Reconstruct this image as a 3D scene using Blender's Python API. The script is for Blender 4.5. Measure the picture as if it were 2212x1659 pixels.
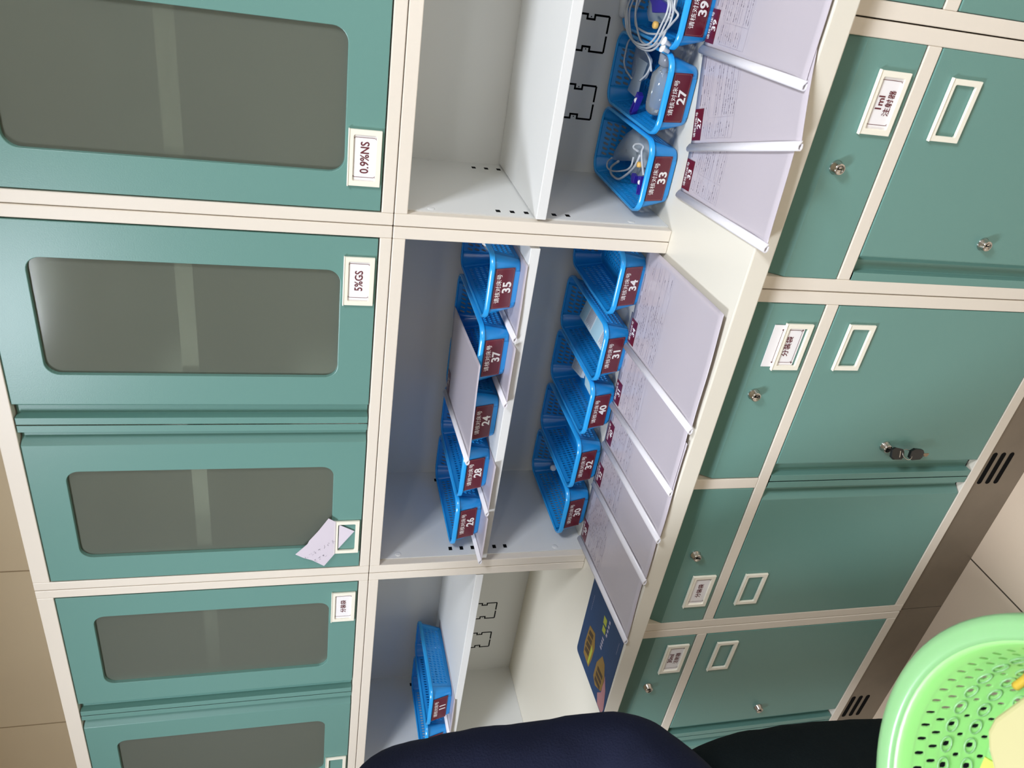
import bpy, bmesh, math, random
from mathutils import Vector, Matrix, noise as mnoise
for _o in list(bpy.data.objects): bpy.data.objects.remove(_o)
SC = bpy.context.scene
COL = SC.collection

# ------------------------------------------------------------------ camera
cam_d = bpy.data.cameras.new('camera'); cam = bpy.data.objects.new('camera', cam_d); COL.objects.link(cam)
_R = Matrix(((0.144702675221041, -0.21413074355429074, -0.9660275153683566),
             (-0.8441419446814198, -0.5360655812146977, -0.007620358680487695),
             (-0.5162223484249253, 0.8165670317260152, -0.2583268659756863)))   # rows: image right, image down, forward
cam.matrix_world = Matrix.Translation((0.5363, -1.3958, 1.6540)) @ Matrix((_R[0], -_R[1], -_R[2])).transposed().to_4x4()
cam_d.sensor_fit = 'HORIZONTAL'; cam_d.sensor_width = 36.0
cam_d.lens = 36.0 * 1688.85 / 2212.0
cam_d.dof.use_dof = True; cam_d.dof.focus_distance = 1.75; cam_d.dof.aperture_fstop = 10.0
cam_d.clip_start = 0.02; cam_d.clip_end = 50
SC.camera = cam

# ------------------------------------------------------------------ view, world and lights
SC.view_settings.view_transform = 'Standard'; SC.view_settings.look = 'None'
SC.view_settings.exposure = 0.3; SC.view_settings.gamma = 1.0
SC.view_settings.use_curve_mapping = False
SC.cycles.max_bounces = 10; SC.cycles.diffuse_bounces = 6; SC.cycles.glossy_bounces = 4
SC.cycles.transparent_max_bounces = 16; SC.cycles.transmission_bounces = 6
SC.cycles.use_denoising = True
SC.cycles.sample_clamp_indirect = 4.0
W = bpy.data.worlds.new('world'); SC.world = W; W.use_nodes = True
W.node_tree.nodes['Background'].inputs[0].default_value = (0.9, 0.95, 1.0, 1)
W.node_tree.nodes['Background'].inputs[1].default_value = 0.05

def area(name, loc, rot, sx, sy, power, col):
    l = bpy.data.lights.new(name, 'AREA'); l.shape = 'RECTANGLE'; l.size = sx; l.size_y = sy
    l.energy = power; l.color = col
    o = bpy.data.objects.new(name, l); COL.objects.link(o); o.location = loc; o.rotation_euler = rot
    return o
CEIL = 2.85
L1 = (-1.08, -1.70); L2 = (1.65, -1.40); L3 = (1.5, -3.4)
WARM = (0.92, 0.99, 1.13); COOL = (0.90, 0.99, 1.16)
area('ceiling_panel_light', (L1[0], L1[1], CEIL - 0.035), (0, 0, 0), 0.56, 0.56, 52, WARM)
area('ceiling_panel_light', (L2[0], L2[1], CEIL - 0.035), (0, 0, 0), 0.56, 0.56, 60, WARM)
area('ceiling_panel_light', (L3[0], L3[1], CEIL - 0.035), (0, 0, 0), 1.16, 0.56, 6, COOL)

# ------------------------------------------------------------------ materials
def lin(c):
    r = []
    for v in c:
        v = v / 255.0
        r.append(v / 12.92 if v <= 0.04045 else ((v + 0.055) / 1.055) ** 2.4)
    return (r[0], r[1], r[2], 1.0)
def mat(name, col, rough=0.5, metal=0.0, coat=0.0, var=0.0, vscale=8.0, bump=0.0, bscale=60.0, trans=0.0, sss=0.0, spec=0.5, stretch=None):
    m = bpy.data.materials.new(name); m.use_nodes = True
    nt = m.node_tree; b = nt.nodes['Principled BSDF']
    b.inputs['Base Color'].default_value = lin(col)
    b.inputs['Roughness'].default_value = rough; b.inputs['Metallic'].default_value = metal
    b.inputs['Coat Weight'].default_value = coat; b.inputs['Coat Roughness'].default_value = 0.15
    b.inputs['Specular IOR Level'].default_value = spec
    if trans: b.inputs['Transmission Weight'].default_value = trans
    if sss:
        b.inputs['Subsurface Weight'].default_value = sss; b.inputs['Subsurface Radius'].default_value = (0.01, 0.02, 0.01)
        b.inputs['Subsurface Scale'].default_value = 0.5
    tc = nt.nodes.new('ShaderNodeTexCoord'); mp = nt.nodes.new('ShaderNodeMapping')
    nt.links.new(tc.outputs['Object'], mp.inputs['Vector'])
    if stretch: mp.inputs['Scale'].default_value = stretch
    if var:
        n = nt.nodes.new('ShaderNodeTexNoise'); n.inputs['Scale'].default_value = vscale; n.inputs['Detail'].default_value = 4
        nt.links.new(mp.outputs['Vector'], n.inputs['Vector'])
        r = nt.nodes.new('ShaderNodeMix'); r.data_type = 'RGBA'
        a = lin(col); k1, k2 = 1 - var, 1 + var * 0.5
        r.inputs[6].default_value = (a[0]*k1, a[1]*k1, a[2]*k1, 1); r.inputs[7].default_value = (min(1, a[0]*k2), min(1, a[1]*k2), min(1, a[2]*k2), 1)
        nt.links.new(n.outputs['Fac'], r.inputs[0]); nt.links.new(r.outputs[2], b.inputs['Base Color'])
    if bump:
        n = nt.nodes.new('ShaderNodeTexNoise'); n.inputs['Scale'].default_value = bscale; n.inputs['Detail'].default_value = 3
        nt.links.new(mp.outputs['Vector'], n.inputs['Vector'])
        bp = nt.nodes.new('ShaderNodeBump'); bp.inputs['Strength'].default_value = bump; bp.inputs['Distance'].default_value = 0.002
        nt.links.new(n.outputs['Fac'], bp.inputs['Height']); nt.links.new(bp.outputs['Normal'], b.inputs['Normal'])
    return m
def clear_mat(name, tint, opacity, rough=0.08, body=(225, 232, 232), backlit=0.3):
    """thin plastic: partly see-through, partly milky body, with a sheen"""
    m = bpy.data.materials.new(name); m.use_nodes = True; nt = m.node_tree
    for n in list(nt.nodes): nt.nodes.remove(n)
    out = nt.nodes.new('ShaderNodeOutputMaterial')
    t = nt.nodes.new('ShaderNodeBsdfTransparent'); t.inputs[0].default_value = lin(tint)
    d = nt.nodes.new('ShaderNodeBsdfDiffuse'); d.inputs[0].default_value = lin(body)
    tl = nt.nodes.new('ShaderNodeBsdfTranslucent'); tl.inputs[0].default_value = lin(body)
    g = nt.nodes.new('ShaderNodeBsdfGlossy'); g.inputs['Roughness'].default_value = rough
    m0 = nt.nodes.new('ShaderNodeMixShader'); m0.inputs[0].default_value = backlit
    m1 = nt.nodes.new('ShaderNodeMixShader'); m1.inputs[0].default_value = opacity
    m2 = nt.nodes.new('ShaderNodeMixShader')
    fr = nt.nodes.new('ShaderNodeFresnel'); fr.inputs[0].default_value = 1.5
    nt.links.new(d.outputs[0], m0.inputs[1]); nt.links.new(tl.outputs[0], m0.inputs[2])
    nt.links.new(t.outputs[0], m1.inputs[1]); nt.links.new(m0.outputs[0], m1.inputs[2])
    nt.links.new(fr.outputs[0], m2.inputs[0]); nt.links.new(m1.outputs[0], m2.inputs[1]); nt.links.new(g.outputs[0], m2.inputs[2])
    nt.links.new(m2.outputs[0], out.inputs[0])
    return m
M = {}
M['cream'] = mat('cream_powder_coat', (226, 216, 200), 0.42, var=0.03, vscale=3, bump=0.05, bscale=500)
M['inner'] = mat('inside_powder_coat', (220, 220, 216), 0.5, var=0.02, vscale=3)
M['teal'] = mat('teal_powder_coat', (102, 144, 134), 0.36, var=0.03, vscale=2.5, bump=0.06, bscale=420)
M['dark'] = mat('dark_slot', (12, 12, 12), 0.9, spec=0.1)
M['holder'] = mat('label_holder_plastic', (238, 233, 215), 0.35)
M['card'] = mat('card_paper', (236, 232, 230), 0.6)
M['ink'] = mat('maroon_ink', (95, 22, 34), 0.6)
M['grey_ink'] = mat('grey_ink', (120, 112, 125), 0.7)
M['faint_ink'] = mat('faint_ink', (168, 160, 172), 0.7)
M['maroon'] = mat('maroon_label', (98, 22, 40), 0.3, var=0.1, vscale=20)
M['white'] = mat('white_print', (240, 236, 232), 0.5)
M['chrome'] = mat('chrome', (200, 196, 190), 0.14, metal=1.0)
M['blue'] = mat('blue_plastic', (22, 140, 212), 0.28, coat=0.2, sss=0.0)
M['blue_rim'] = mat('blue_rim_plastic', (40, 158, 226), 0.25, coat=0.3)
M['binder'] = mat('white_binder_plastic', (222, 218, 220), 0.3)
M['sheet'] = mat('paper_under_clear_film', (188, 179, 184), 0.25, coat=0.25, var=0.02, vscale=5)
M['note'] = mat('note_paper', (214, 204, 212), 0.7)
M['steel'] = mat('brown_steel_kick', (132, 120, 104), 0.42, metal=0.35, var=0.25, vscale=9, bump=0.15, bscale=40, stretch=(1, 1, 1))
M['worktop'] = mat('worktop_laminate', (222, 216, 200), 0.3, var=0.05, vscale=4)
M['navy'] = mat('navy_cloth', (16, 20, 40), 0.9, var=0.2, vscale=30, bump=0.5, bscale=300, spec=0.2)
M['black'] = mat('dark_trouser_cloth', (12, 20, 22), 0.95, var=0.2, vscale=30, bump=0.5, bscale=300, spec=0.15)
M['skin'] = mat('skin', (222, 176, 150), 0.5, sss=0.1)
M['hair'] = mat('hair', (22, 16, 14), 0.5, bump=0.6, bscale=200)
M['shoe'] = mat('shoe_white', (225, 225, 225), 0.5)
M['green'] = mat('green_plastic', (146, 208, 122), 0.35, sss=0.3)
M['green_rim'] = mat('green_rim_plastic', (132, 178, 122), 0.3, sss=0.3)
M['cream_box'] = mat('cream_card_box', (184, 174, 126), 0.6, var=0.03)
M['yellow'] = mat('yellow_plastic', (196, 158, 52), 0.4)
M['lime'] = mat('lime_paper', (176, 190, 48), 0.5)
M['purple'] = mat('indigo_clamp', (42, 30, 132), 0.3)
M['port'] = mat('yellow_port', (222, 176, 92), 0.35)
M['cap'] = mat('white_cap', (240, 240, 236), 0.35)
M['tube'] = clear_mat('clear_tube', (245, 250, 250), 0.75, 0.12, (250, 252, 252), 0.35)
M['bag'] = clear_mat('clear_bag', (240, 248, 248), 0.48, 0.12, (236, 244, 244), 0.4)
M['bottle'] = clear_mat('clear_bottle', (244, 250, 250), 0.32, 0.05, (232, 240, 242), 0.4)
M['capclear'] = clear_mat('frosted_cap', (230, 232, 235), 0.6, 0.2, (205, 210, 216), 0.4)
M['pale_blue'] = mat('pale_blue_cloth', (170, 205, 215), 0.7)
M['pale_label'] = mat('pale_label', (205, 215, 218), 0.6)
M['gold'] = mat('gold_print', (128, 98, 38), 0.45)
M['gold_dark'] = mat('brown_print', (62, 44, 22), 0.5)
M['pink'] = mat('pink_print', (160, 110, 112), 0.5)
M['lime_print'] = mat('lime_print', (160, 165, 50), 0.5)
M['booklet'] = mat('booklet_blue', (11, 54, 96), 0.5, var=0.3, vscale=14)
M['lamp'] = None
def emis(name, col, s):
    m = bpy.data.materials.new(name); m.use_nodes = True; nt = m.node_tree
    for n in list(nt.nodes): nt.nodes.remove(n)
    out = nt.nodes.new('ShaderNodeOutputMaterial'); e = nt.nodes.new('ShaderNodeEmission')
    e.inputs[0].default_value = (col[0], col[1], col[2], 1); e.inputs[1].default_value = s
    nt.links.new(e.outputs[0], out.inputs[0]); return m
M['lamp'] = emis('lamp_diffuser', (1, 0.97, 0.92), 6.0)
# smoked frosted pane of the cabinet doors
def pane_mat():
    m = bpy.data.materials.new('smoked_pane'); m.use_nodes = True; nt = m.node_tree
    for n in list(nt.nodes): nt.nodes.remove(n)
    out = nt.nodes.new('ShaderNodeOutputMaterial')
    t = nt.nodes.new('ShaderNodeBsdfRefraction'); t.inputs[0].default_value = lin((205, 210, 200)); t.inputs['Roughness'].default_value = 0.3; t.inputs['IOR'].default_value = 1.15
    d = nt.nodes.new('ShaderNodeBsdfDiffuse'); d.inputs[0].default_value = lin((136, 142, 128))
    g = nt.nodes.new('ShaderNodeBsdfGlossy'); g.inputs['Roughness'].default_value = 0.09
    g.inputs['Color'].default_value = (0.9, 0.9, 0.86, 1)
    m1 = nt.nodes.new('ShaderNodeMixShader'); m1.inputs[0].default_value = 0.42
    m2 = nt.nodes.new('ShaderNodeMixShader')
    fr = nt.nodes.new('ShaderNodeFresnel'); fr.inputs[0].default_value = 1.55
    tp = nt.nodes.new('ShaderNodeBsdfTransparent'); tp.inputs[0].default_value = lin((228, 234, 222)); m3 = nt.nodes.new('ShaderNodeMixShader'); m3.inputs[0].default_value = 0.45
    nt.links.new(tp.outputs[0], m3.inputs[1]); nt.links.new(t.outputs[0], m3.inputs[2])
    nt.links.new(m3.outputs[0], m1.inputs[1]); nt.links.new(d.outputs[0], m1.inputs[2])
    nt.links.new(fr.outputs[0], m2.inputs[0]); nt.links.new(m1.outputs[0], m2.inputs[1]); nt.links.new(g.outputs[0], m2.inputs[2])
    nt.links.new(m2.outputs[0], out.inputs[0]); return m
M['pane'] = pane_mat()
M['pane_back'] = clear_mat('pane_back', (250, 252, 248), 0.0)
def tile_mat(name, c1, c2, joint, ox, oy, sx, sy, axes, rough=0.25, jw=0.004):
    """tiles with thin joints: joints at ox + k*sx, oy + k*sy along the two named object axes"""
    m = bpy.data.materials.new(name); m.use_nodes = True; nt = m.node_tree; b = nt.nodes['Principled BSDF']
    tc = nt.nodes.new('ShaderNodeTexCoord'); sp = nt.nodes.new('ShaderNodeSeparateXYZ'); nt.links.new(tc.outputs['Object'], sp.inputs[0])
    facs = []
    for ax, o, s in ((axes[0], ox, sx), (axes[1], oy, sy)):
        a = nt.nodes.new('ShaderNodeMath'); a.operation = 'SUBTRACT'; nt.links.new(sp.outputs[ax], a.inputs[0]); a.inputs[1].default_value = o - jw / 2
        d = nt.nodes.new('ShaderNodeMath'); d.operation = 'FLOORED_MODULO'; nt.links.new(a.outputs[0], d.inputs[0]); d.inputs[1].default_value = s
        l = nt.nodes.new('ShaderNodeMath'); l.operation = 'LESS_THAN'; nt.links.new(d.outputs[0], l.inputs[0]); l.inputs[1].default_value = jw
        facs.append(l)
    mx = nt.nodes.new('ShaderNodeMath'); mx.operation = 'MAXIMUM'; nt.links.new(facs[0].outputs[0], mx.inputs[0]); nt.links.new(facs[1].outputs[0], mx.inputs[1])
    n = nt.nodes.new('ShaderNodeTexNoise'); n.inputs['Scale'].default_value = 3.5; n.inputs['Detail'].default_value = 6; nt.links.new(tc.outputs['Object'], n.inputs['Vector'])
    r = nt.nodes.new('ShaderNodeMix'); r.data_type = 'RGBA'; r.inputs[6].default_value = lin(c1); r.inputs[7].default_value = lin(c2); nt.links.new(n.outputs['Fac'], r.inputs[0])
    r2 = nt.nodes.new('ShaderNodeMix'); r2.data_type = 'RGBA'; nt.links.new(mx.outputs[0], r2.inputs[0]); nt.links.new(r.outputs[2], r2.inputs[6]); r2.inputs[7].default_value = lin(joint)
    nt.links.new(r2.outputs[2], b.inputs['Base Color']); b.inputs['Roughness'].default_value = rough
    return m
M['floor'] = tile_mat('floor_tiles', (206, 188, 166), (196, 176, 152), (70, 62, 52), -0.704, -0.95, 0.9, 0.9, 'XY', 0.22)
M['wallb'] = tile_mat('wall_tiles', (208, 190, 158), (200, 180, 148), (150, 130, 100), -1.20, 0.03, 0.67, 1.3, 'XZ', 0.35, 0.005)
M['wallp'] = mat('wall_paint', (150, 146, 136), 0.7, var=0.03, vscale=2)
M['ceil'] = mat('ceiling_paint', (196, 194, 188), 0.8)

# ------------------------------------------------------------------ mesh builder
class MB:
    def __init__(s): s.v = []; s.f = []; s.m = []; s.mats = []; s.sm = []; s.key = {}
    def mi(s, m):
        if m not in s.mats: s.mats.append(m)
        return s.mats.index(m)
    def face(s, pts, m, smooth=False, merge=False):
        ids = []
        for p in pts:
            p = (float(p[0]), float(p[1]), float(p[2]))
            if merge:
                k = (round(p[0], 5), round(p[1], 5), round(p[2], 5))
                if k not in s.key: s.key[k] = len(s.v); s.v.append(p)
                ids.append(s.key[k])
            else: ids.append(len(s.v)); s.v.append(p)
        if merge:
            ids = [i for j, i in enumerate(ids) if i != ids[j - 1]]
            if len(ids) < 3: return
        s.f.append(ids); s.m.append(s.mi(m)); s.sm.append(smooth)
    def box(s, x0, x1, y0, y1, z0, z1, m):
        i = len(s.v); s.v += [(x, y, z) for z in (z0, z1) for y in (y0, y1) for x in (x0, x1)]
        for q in ((0, 2, 3, 1), (4, 5, 7, 6), (0, 1, 5, 4), (2, 6, 7, 3), (0, 4, 6, 2), (1, 3, 7, 5)):
            s.f.append([i + a for a in q]); s.m.append(s.mi(m)); s.sm.append(False)
    def prism(s, pts, axis, a0, a1, m, smooth=False):
        """closed polygon pts (2D) extruded along axis: X -> (y,z), Y -> (x,z), Z -> (x,y)"""
        def P(p, a): return {'X': (a, p[0], p[1]), 'Y': (p[0], a, p[1]), 'Z': (p[0], p[1], a)}[axis]
        n = len(pts); i = len(s.v)
        s.v += [P(p, a0) for p in pts] + [P(p, a1) for p in pts]; k = s.mi(m)
        for j in range(n):
            s.f.append([i + j, i + (j + 1) % n, i + n + (j + 1) % n, i + n + j]); s.m.append(k); s.sm.append(smooth)
        s.f.append([i + j for j in range(n)][::-1]); s.m.append(k); s.sm.append(False)
        s.f.append([i + n + j for j in range(n)]); s.m.append(k); s.sm.append(False)
    def hole_plate(s, x0, x1, z0, z1, hx0, hx1, hz0, hz1, r, y0, y1, m, k=5):
        """plate in the XZ plane (front y0, back y1) with a rounded opening"""
        inner = rrect(hx0, hx1, hz0, hz1, r, k)
        cx, cz = (hx0 + hx1) / 2, (hz0 + hz1) / 2
        outer = []
        for (x, z) in inner:
            dx, dz = x - cx, z - cz
            ts = []
            if dx > 1e-9: ts.append((x1 - cx) / dx)
            if dx < -1e-9: ts.append((x0 - cx) / dx)
            if dz > 1e-9: ts.append((z1 - cz) / dz)
            if dz < -1e-9: ts.append((z0 - cz) / dz)
            t = min(ts); outer.append([cx + dx * t, cz + dz * t])
        for c in ((x0, z0), (x1, z0), (x1, z1), (x0, z1)):
            j = min(range(len(outer)), key=lambda j: (outer[j][0] - c[0]) ** 2 + (outer[j][1] - c[1]) ** 2); outer[j] = list(c)
        n = len(inner)
        for j in range(n):
            a, b = inner[j], inner[(j + 1) % n]; c, d = outer[j], outer[(j + 1) % n]
            s.face([(c[0], y0, c[1]), (d[0], y0, d[1]), (b[0], y0, b[1]), (a[0], y0, a[1])], m, merge=True)
            s.face([(c[0], y1, c[1]), (a[0], y1, a[1]), (b[0], y1, b[1]), (d[0], y1, d[1])], m, merge=True)
            s.face([(a[0], y0, a[1]), (b[0], y0, b[1]), (b[0], y1, b[1]), (a[0], y1, a[1])], m, merge=True)
            s.face([(c[0], y0, c[1]), (c[0], y1, c[1]), (d[0], y1, d[1]), (d[0], y0, d[1])], m, merge=True)
    def sweep(s, path, r, m, n=8, closed=False, cap=True):
        P = [Vector(p) for p in path]; rings = []; L = len(P)
        up = Vector((0.12, 0.23, 0.97)).normalized(); prev = None
        for i in range(L):
            a = P[(i - 1) % L] if (closed or i > 0) else P[i]; b = P[(i + 1) % L] if (closed or i < L - 1) else P[i]
            t = (b - a).normalized()
            nrm = (up if prev is None else prev); nrm = (nrm - t * nrm.dot(t))
            if nrm.length < 1e-4: nrm = t.orthogonal()
            nrm.normalize(); prev = nrm; bn = t.cross(nrm)
            rr = r[i] if isinstance(r, (list, tuple)) else r
            base = len(s.v)
            for k in range(n):
                a_ = 2 * math.pi * k / n; q = P[i] + nrm * (math.cos(a_) * rr) + bn * (math.sin(a_) * rr); s.v.append(tuple(q))
            rings.append(base)
        k_ = s.mi(m)
        for i in range(L if closed else L - 1):
            a, b = rings[i], rings[(i + 1) % L]
            for k in range(n):
                s.f.append([a + k, a + (k + 1) % n, b + (k + 1) % n, b + k]); s.m.append(k_); s.sm.append(True)
        if cap and not closed:
            s.f.append([rings[0] + k for k in range(n)][::-1]); s.m.append(k_); s.sm.append(False)
            s.f.append([rings[-1] + k for k in range(n)]); s.m.append(k_); s.sm.append(False)
    def lathe(s, prof, m, n=32, mtx=None, smooth=True, cap=True):
        """prof: (r, h) along local +Z"""
        mtx = mtx or Matrix.Identity(4); rings = []
        for (r, h) in prof:
            rings.append(len(s.v))
            for k in range(n):
                a = 2 * math.pi * k / n; s.v.append(tuple(mtx @ Vector((r * math.cos(a), r * math.sin(a), h))))
        k_ = s.mi(m)
        for i in range(len(prof) - 1):
            a, b = rings[i], rings[i + 1]
            for k in range(n):
                s.f.append([a + k, a + (k + 1) % n, b + (k + 1) % n, b + k]); s.m.append(k_); s.sm.append(smooth)
        if cap:
            s.f.append([rings[0] + k for k in range(n)][::-1]); s.m.append(k_); s.sm.append(False)
            s.f.append([rings[-1] + k for k in range(n)]); s.m.append(k_); s.sm.append(False)
    def text(s, body, size, mtx, m, bold=0.0, align='CENTER', sx=1.0):
        vs, fs = glyphs(body, bold)
        if not vs: return
        xs = [v[0] for v in vs]; ys = [v[1] for v in vs]
        cx = (min(xs) + max(xs)) / 2 if align == 'CENTER' else min(xs); cy = (min(ys) + max(ys)) / 2
        i = len(s.v); k_ = s.mi(m)
        s.v += [tuple(mtx @ Vector(((v[0] - cx) * size * sx, (v[1] - cy) * size, 0))) for v in vs]
        for f in fs: s.f.append([i + a for a in f]); s.m.append(k_); s.sm.append(False)
    def build(s, name, parent=None, bevel=0.0, seg=2, solid=0.0, weld=False, loc=None):
        me = bpy.data.meshes.new(name); me.from_pydata(s.v, [], s.f)
        for m in s.mats: me.materials.append(m)
        me.polygons.foreach_set('material_index', s.m); me.polygons.foreach_set('use_smooth', s.sm); me.update()
        bm = bmesh.new(); bm.from_mesh(me); bmesh.ops.recalc_face_normals(bm, faces=bm.faces); bm.to_mesh(me); bm.free()
        o = bpy.data.objects.new(name, me); COL.objects.link(o)
        if parent is not None: o.parent = parent
        if loc: o.location = loc
        if solid:
            w = o.modifiers.new('solid', 'SOLIDIFY'); w.thickness = solid; w.offset = 0
        if bevel:
            b = o.modifiers.new('bevel', 'BEVEL'); b.width = bevel; b.segments = seg; b.limit_method = 'ANGLE'; b.angle_limit = math.radians(40)
            b.harden_normals = False
        return o
_gl = {}
def glyphs(body, bold):
    k = (body, bold)
    if k not in _gl:
        c = bpy.data.curves.new('glyph', 'FONT'); c.body = body; c.size = 1; c.offset = bold; c.resolution_u = 3
        o = bpy.data.objects.new('glyph', c); COL.objects.link(o); bpy.context.view_layer.update()
        dg = bpy.context.evaluated_depsgraph_get(); me = bpy.data.meshes.new_from_object(o.evaluated_get(dg))
        _gl[k] = ([tuple(v.co[:2]) for v in me.vertices], [list(p.vertices) for p in me.polygons])
        bpy.data.objects.remove(o); bpy.data.curves.remove(c); bpy.data.meshes.remove(me)
    return _gl[k]
def rrect(x0, x1, z0, z1, r, k=5):
    pts = []
    for cx, cz, a0 in ((x1 - r, z0 + r, -90), (x1 - r, z1 - r, 0), (x0 + r, z1 - r, 90), (x0 + r, z0 + r, 180)):
        for j in range(k + 1):
            a = math.radians(a0 + 90 * j / k); pts.append((cx + r * math.cos(a), cz + r * math.sin(a)))
    return pts
def smooth_path(pts, sub=5, closed=False):
    P = [Vector(p) for p in pts]; n = len(P); out = []
    rng = range(n) if closed else range(n - 1)
    for i in rng:
        p1 = P[i]; p2 = P[(i + 1) % n]
        p0 = P[i - 1] if (closed or i > 0) else p1; p3 = P[(i + 2) % n] if (closed or i < n - 2) else p2
        for j in range(sub):
            t = j / sub
            out.append(0.5 * ((2 * p1) + (p2 - p0) * t + (2 * p0 - 5 * p1 + 4 * p2 - p3) * t * t + (3 * p1 - p0 - 3 * p2 + p3) * t ** 3))
    if not closed: out.append(P[-1])
    return out
def tag(o, label=None, cat=None, group=None, kind=None):
    if label: o['label'] = label
    if cat: o['category'] = cat
    if group: o['group'] = group
    if kind: o['kind'] = kind
    return o
def empty(name, loc=(0, 0, 0), rz=0.0):
    o = bpy.data.objects.new(name, None); COL.objects.link(o); o.location = loc; o.rotation_euler = (0, 0, rz)
    o.empty_display_size = 0.05; return o
def copy_tree(o, parent=None):
    c = o.copy(); COL.objects.link(c); c.parent = parent
    for ch in [x for x in COL.objects if x.parent == o]: copy_tree(ch, c)
    return c
FRONT = Matrix(((1, 0, 0, 0), (0, 0, -1, 0), (0, 1, 0, 0), (0, 0, 0, 1)))   # text plane -> facing -Y
def at(x, y, z): return Matrix.Translation((x, y, z)) @ FRONT

# ------------------------------------------------------------------ room
BY = -0.2595; ZT = 0.9306; ZB = 1.4934; ZTOP = 2.226; BACK = 0.36
b = MB(); b.box(-3.2, 2.4, -4.3, 0.45, -0.05, 0.0, M['floor']); tag(b.build('floor'), kind='structure')
b = MB(); b.box(-3.2, 2.4, -4.3, 0.45, CEIL, CEIL + 0.05, M['ceil']); tag(b.build('ceiling'), kind='structure')
b = MB(); b.box(-3.2, 2.4, 0.37, 0.45, 0, CEIL, M['wallb']); tag(b.build('wall_back'), kind='structure')
b = MB(); b.box(-3.28, -3.2, -4.3, 0.45, 0, CEIL, M['wallp']); tag(b.build('wall_left'), kind='structure')
b = MB(); b.box(2.4, 2.48, -4.3, 0.45, 0, CEIL, M['wallp']); tag(b.build('wall_right'), kind='structure')
b = MB(); b.box(-3.2, 2.4, -4.38, -4.3, 0, CEIL, M['wallp']); tag(b.build('wall_front'), kind='structure')
for (x, y), w, lab in ((L1, 0.6, 'square ceiling panel lamp above the person in navy clothes'), (L2, 0.6, 'square ceiling panel lamp above the right-hand cabinets'), (L3, 1.2, 'long ceiling panel lamp at the far side of the room')):
    t = empty('ceiling_lamp', (x, y, CEIL)); tag(t, lab, 'ceiling lamp')
    f = MB(); f.hole_plate(-w/2, w/2, -0.3, 0.3, -w/2+0.02, w/2-0.02, -0.28, 0.28, 0.004, 0, 0.03, M['holder'])
    fo = f.build('lamp_frame', t); fo.rotation_euler = (math.pi/2, 0, 0); fo.location = (0, 0, 0)
    g = MB(); g.box(-w/2+0.02, w/2-0.02, -0.28, 0.28, -0.026, -0.002, M['lamp']); g.build('diffuser', t)

# ------------------------------------------------------------------ cabinet pieces
def holder(parent, x0, x1, z0, z1, y, card=None, big=False, dz=0.0):
    """white plastic label holder on a front at y (facing -Y) with its card"""
    h = MB(); t = 0.0092
    h.hole_plate(x0, x1, z0, z1, x0 + t, x1 - t, z0 + t, z1 - t, 0.003, y - 0.006, y - 0.0005, M['holder'], 3)
    h.box(x0 - 0.001, x1 + 0.001, y - 0.0075, y - 0.0005, z1 - 0.002, z1 + 0.0005, M['holder'])
    h.build('label_holder', parent, bevel=0.001)
    if card:
        c = MB(); yc = y - 0.0022; cx, cz = (x0 + x1) / 2 + 0.001, (z0 + z1) / 2 + dz
        cw, chh = (x1 - x0) / 2 - 0.005, (z1 - z0) / 2 - 0.004
        c.box(cx - cw, cx + cw, yc, y - 0.0008, cz - chh, cz + chh + (0.016 if dz else 0), M['card'])
        bw, bh = cw * 0.78, chh * 0.84; e = 0.0004; yy = yc - 0.0004; q = 0.004
        P = [(-bw + q, -bh), (bw - q, -bh), (bw, -bh + q), (bw, bh - q), (bw - q, bh), (-bw + q, bh), (-bw, bh - q), (-bw, -bh + q)]
        for i in range(8):
            a, d = Vector((P[i][0], 0, P[i][1])), Vector((P[(i + 1) % 8][0], 0, P[(i + 1) % 8][1]))
            t_ = (d - a).normalized(); n_ = Vector((-t_.z, 0, t_.x)) * e; o_ = Vector((cx, yy, cz))
            c.face([a + n_ + o_, d + n_ + o_, d - n_ + o_, a - n_ + o_], M['ink'])
        for sx in (-1, 1):
            for sz in (-1, 1):
                c.box(cx + sx * bw - 0.002, cx + sx * bw + 0.002, yy, yc, cz + sz * bh - 0.0006, cz + sz * bh + 0.0006, M['ink'])
                c.box(cx + sx * bw - 0.0006, cx + sx * bw + 0.0006, yy, yc, cz + sz * bh - 0.002, cz + sz * bh + 0.002, M['ink'])
        lines = card.split('\n')
        if len(lines) == 1:
            latin = ord(lines[0][0]) < 256
            c.text(lines[0], 0.021 if latin else 0.0145, at(cx, yy - 0.0002, cz), M['ink'], 0.012, sx=0.86 if latin else 1.0)
        else:
            c.text(lines[0], 0.0165, at(cx, yy - 0.0002, cz + 0.008), M['ink'], 0.02)
            c.text(lines[1], 0.0135, at(cx, yy - 0.0002, cz - 0.0085), M['ink'], 0.012)
        c.build('label_card', parent)
def pull(parent, cx, sgn, z0, z1, y, rim=0.0012):
    """full-height folded finger pull; sgn=+1: door body lies on the +x side of cx"""
    prof = [(0.0492, 0), (0.036, 0.019), (0.0172, 0.019), (0.0172, 0.0), (rim, 0.0), (rim, 0.0015), (0.0157, 0.0015), (0.0157, 0.0205), (0.0368, 0.0205), (0.0502, 0.0015)]
    p = MB(); pts = [(cx + sgn * a, y + h) for a, h in prof]
    if sgn < 0: pts = pts[::-1]
    p.prism(pts, 'Z', z0, z1, M['teal']); return p.build('finger_pull', parent, bevel=0.0012)
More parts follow.
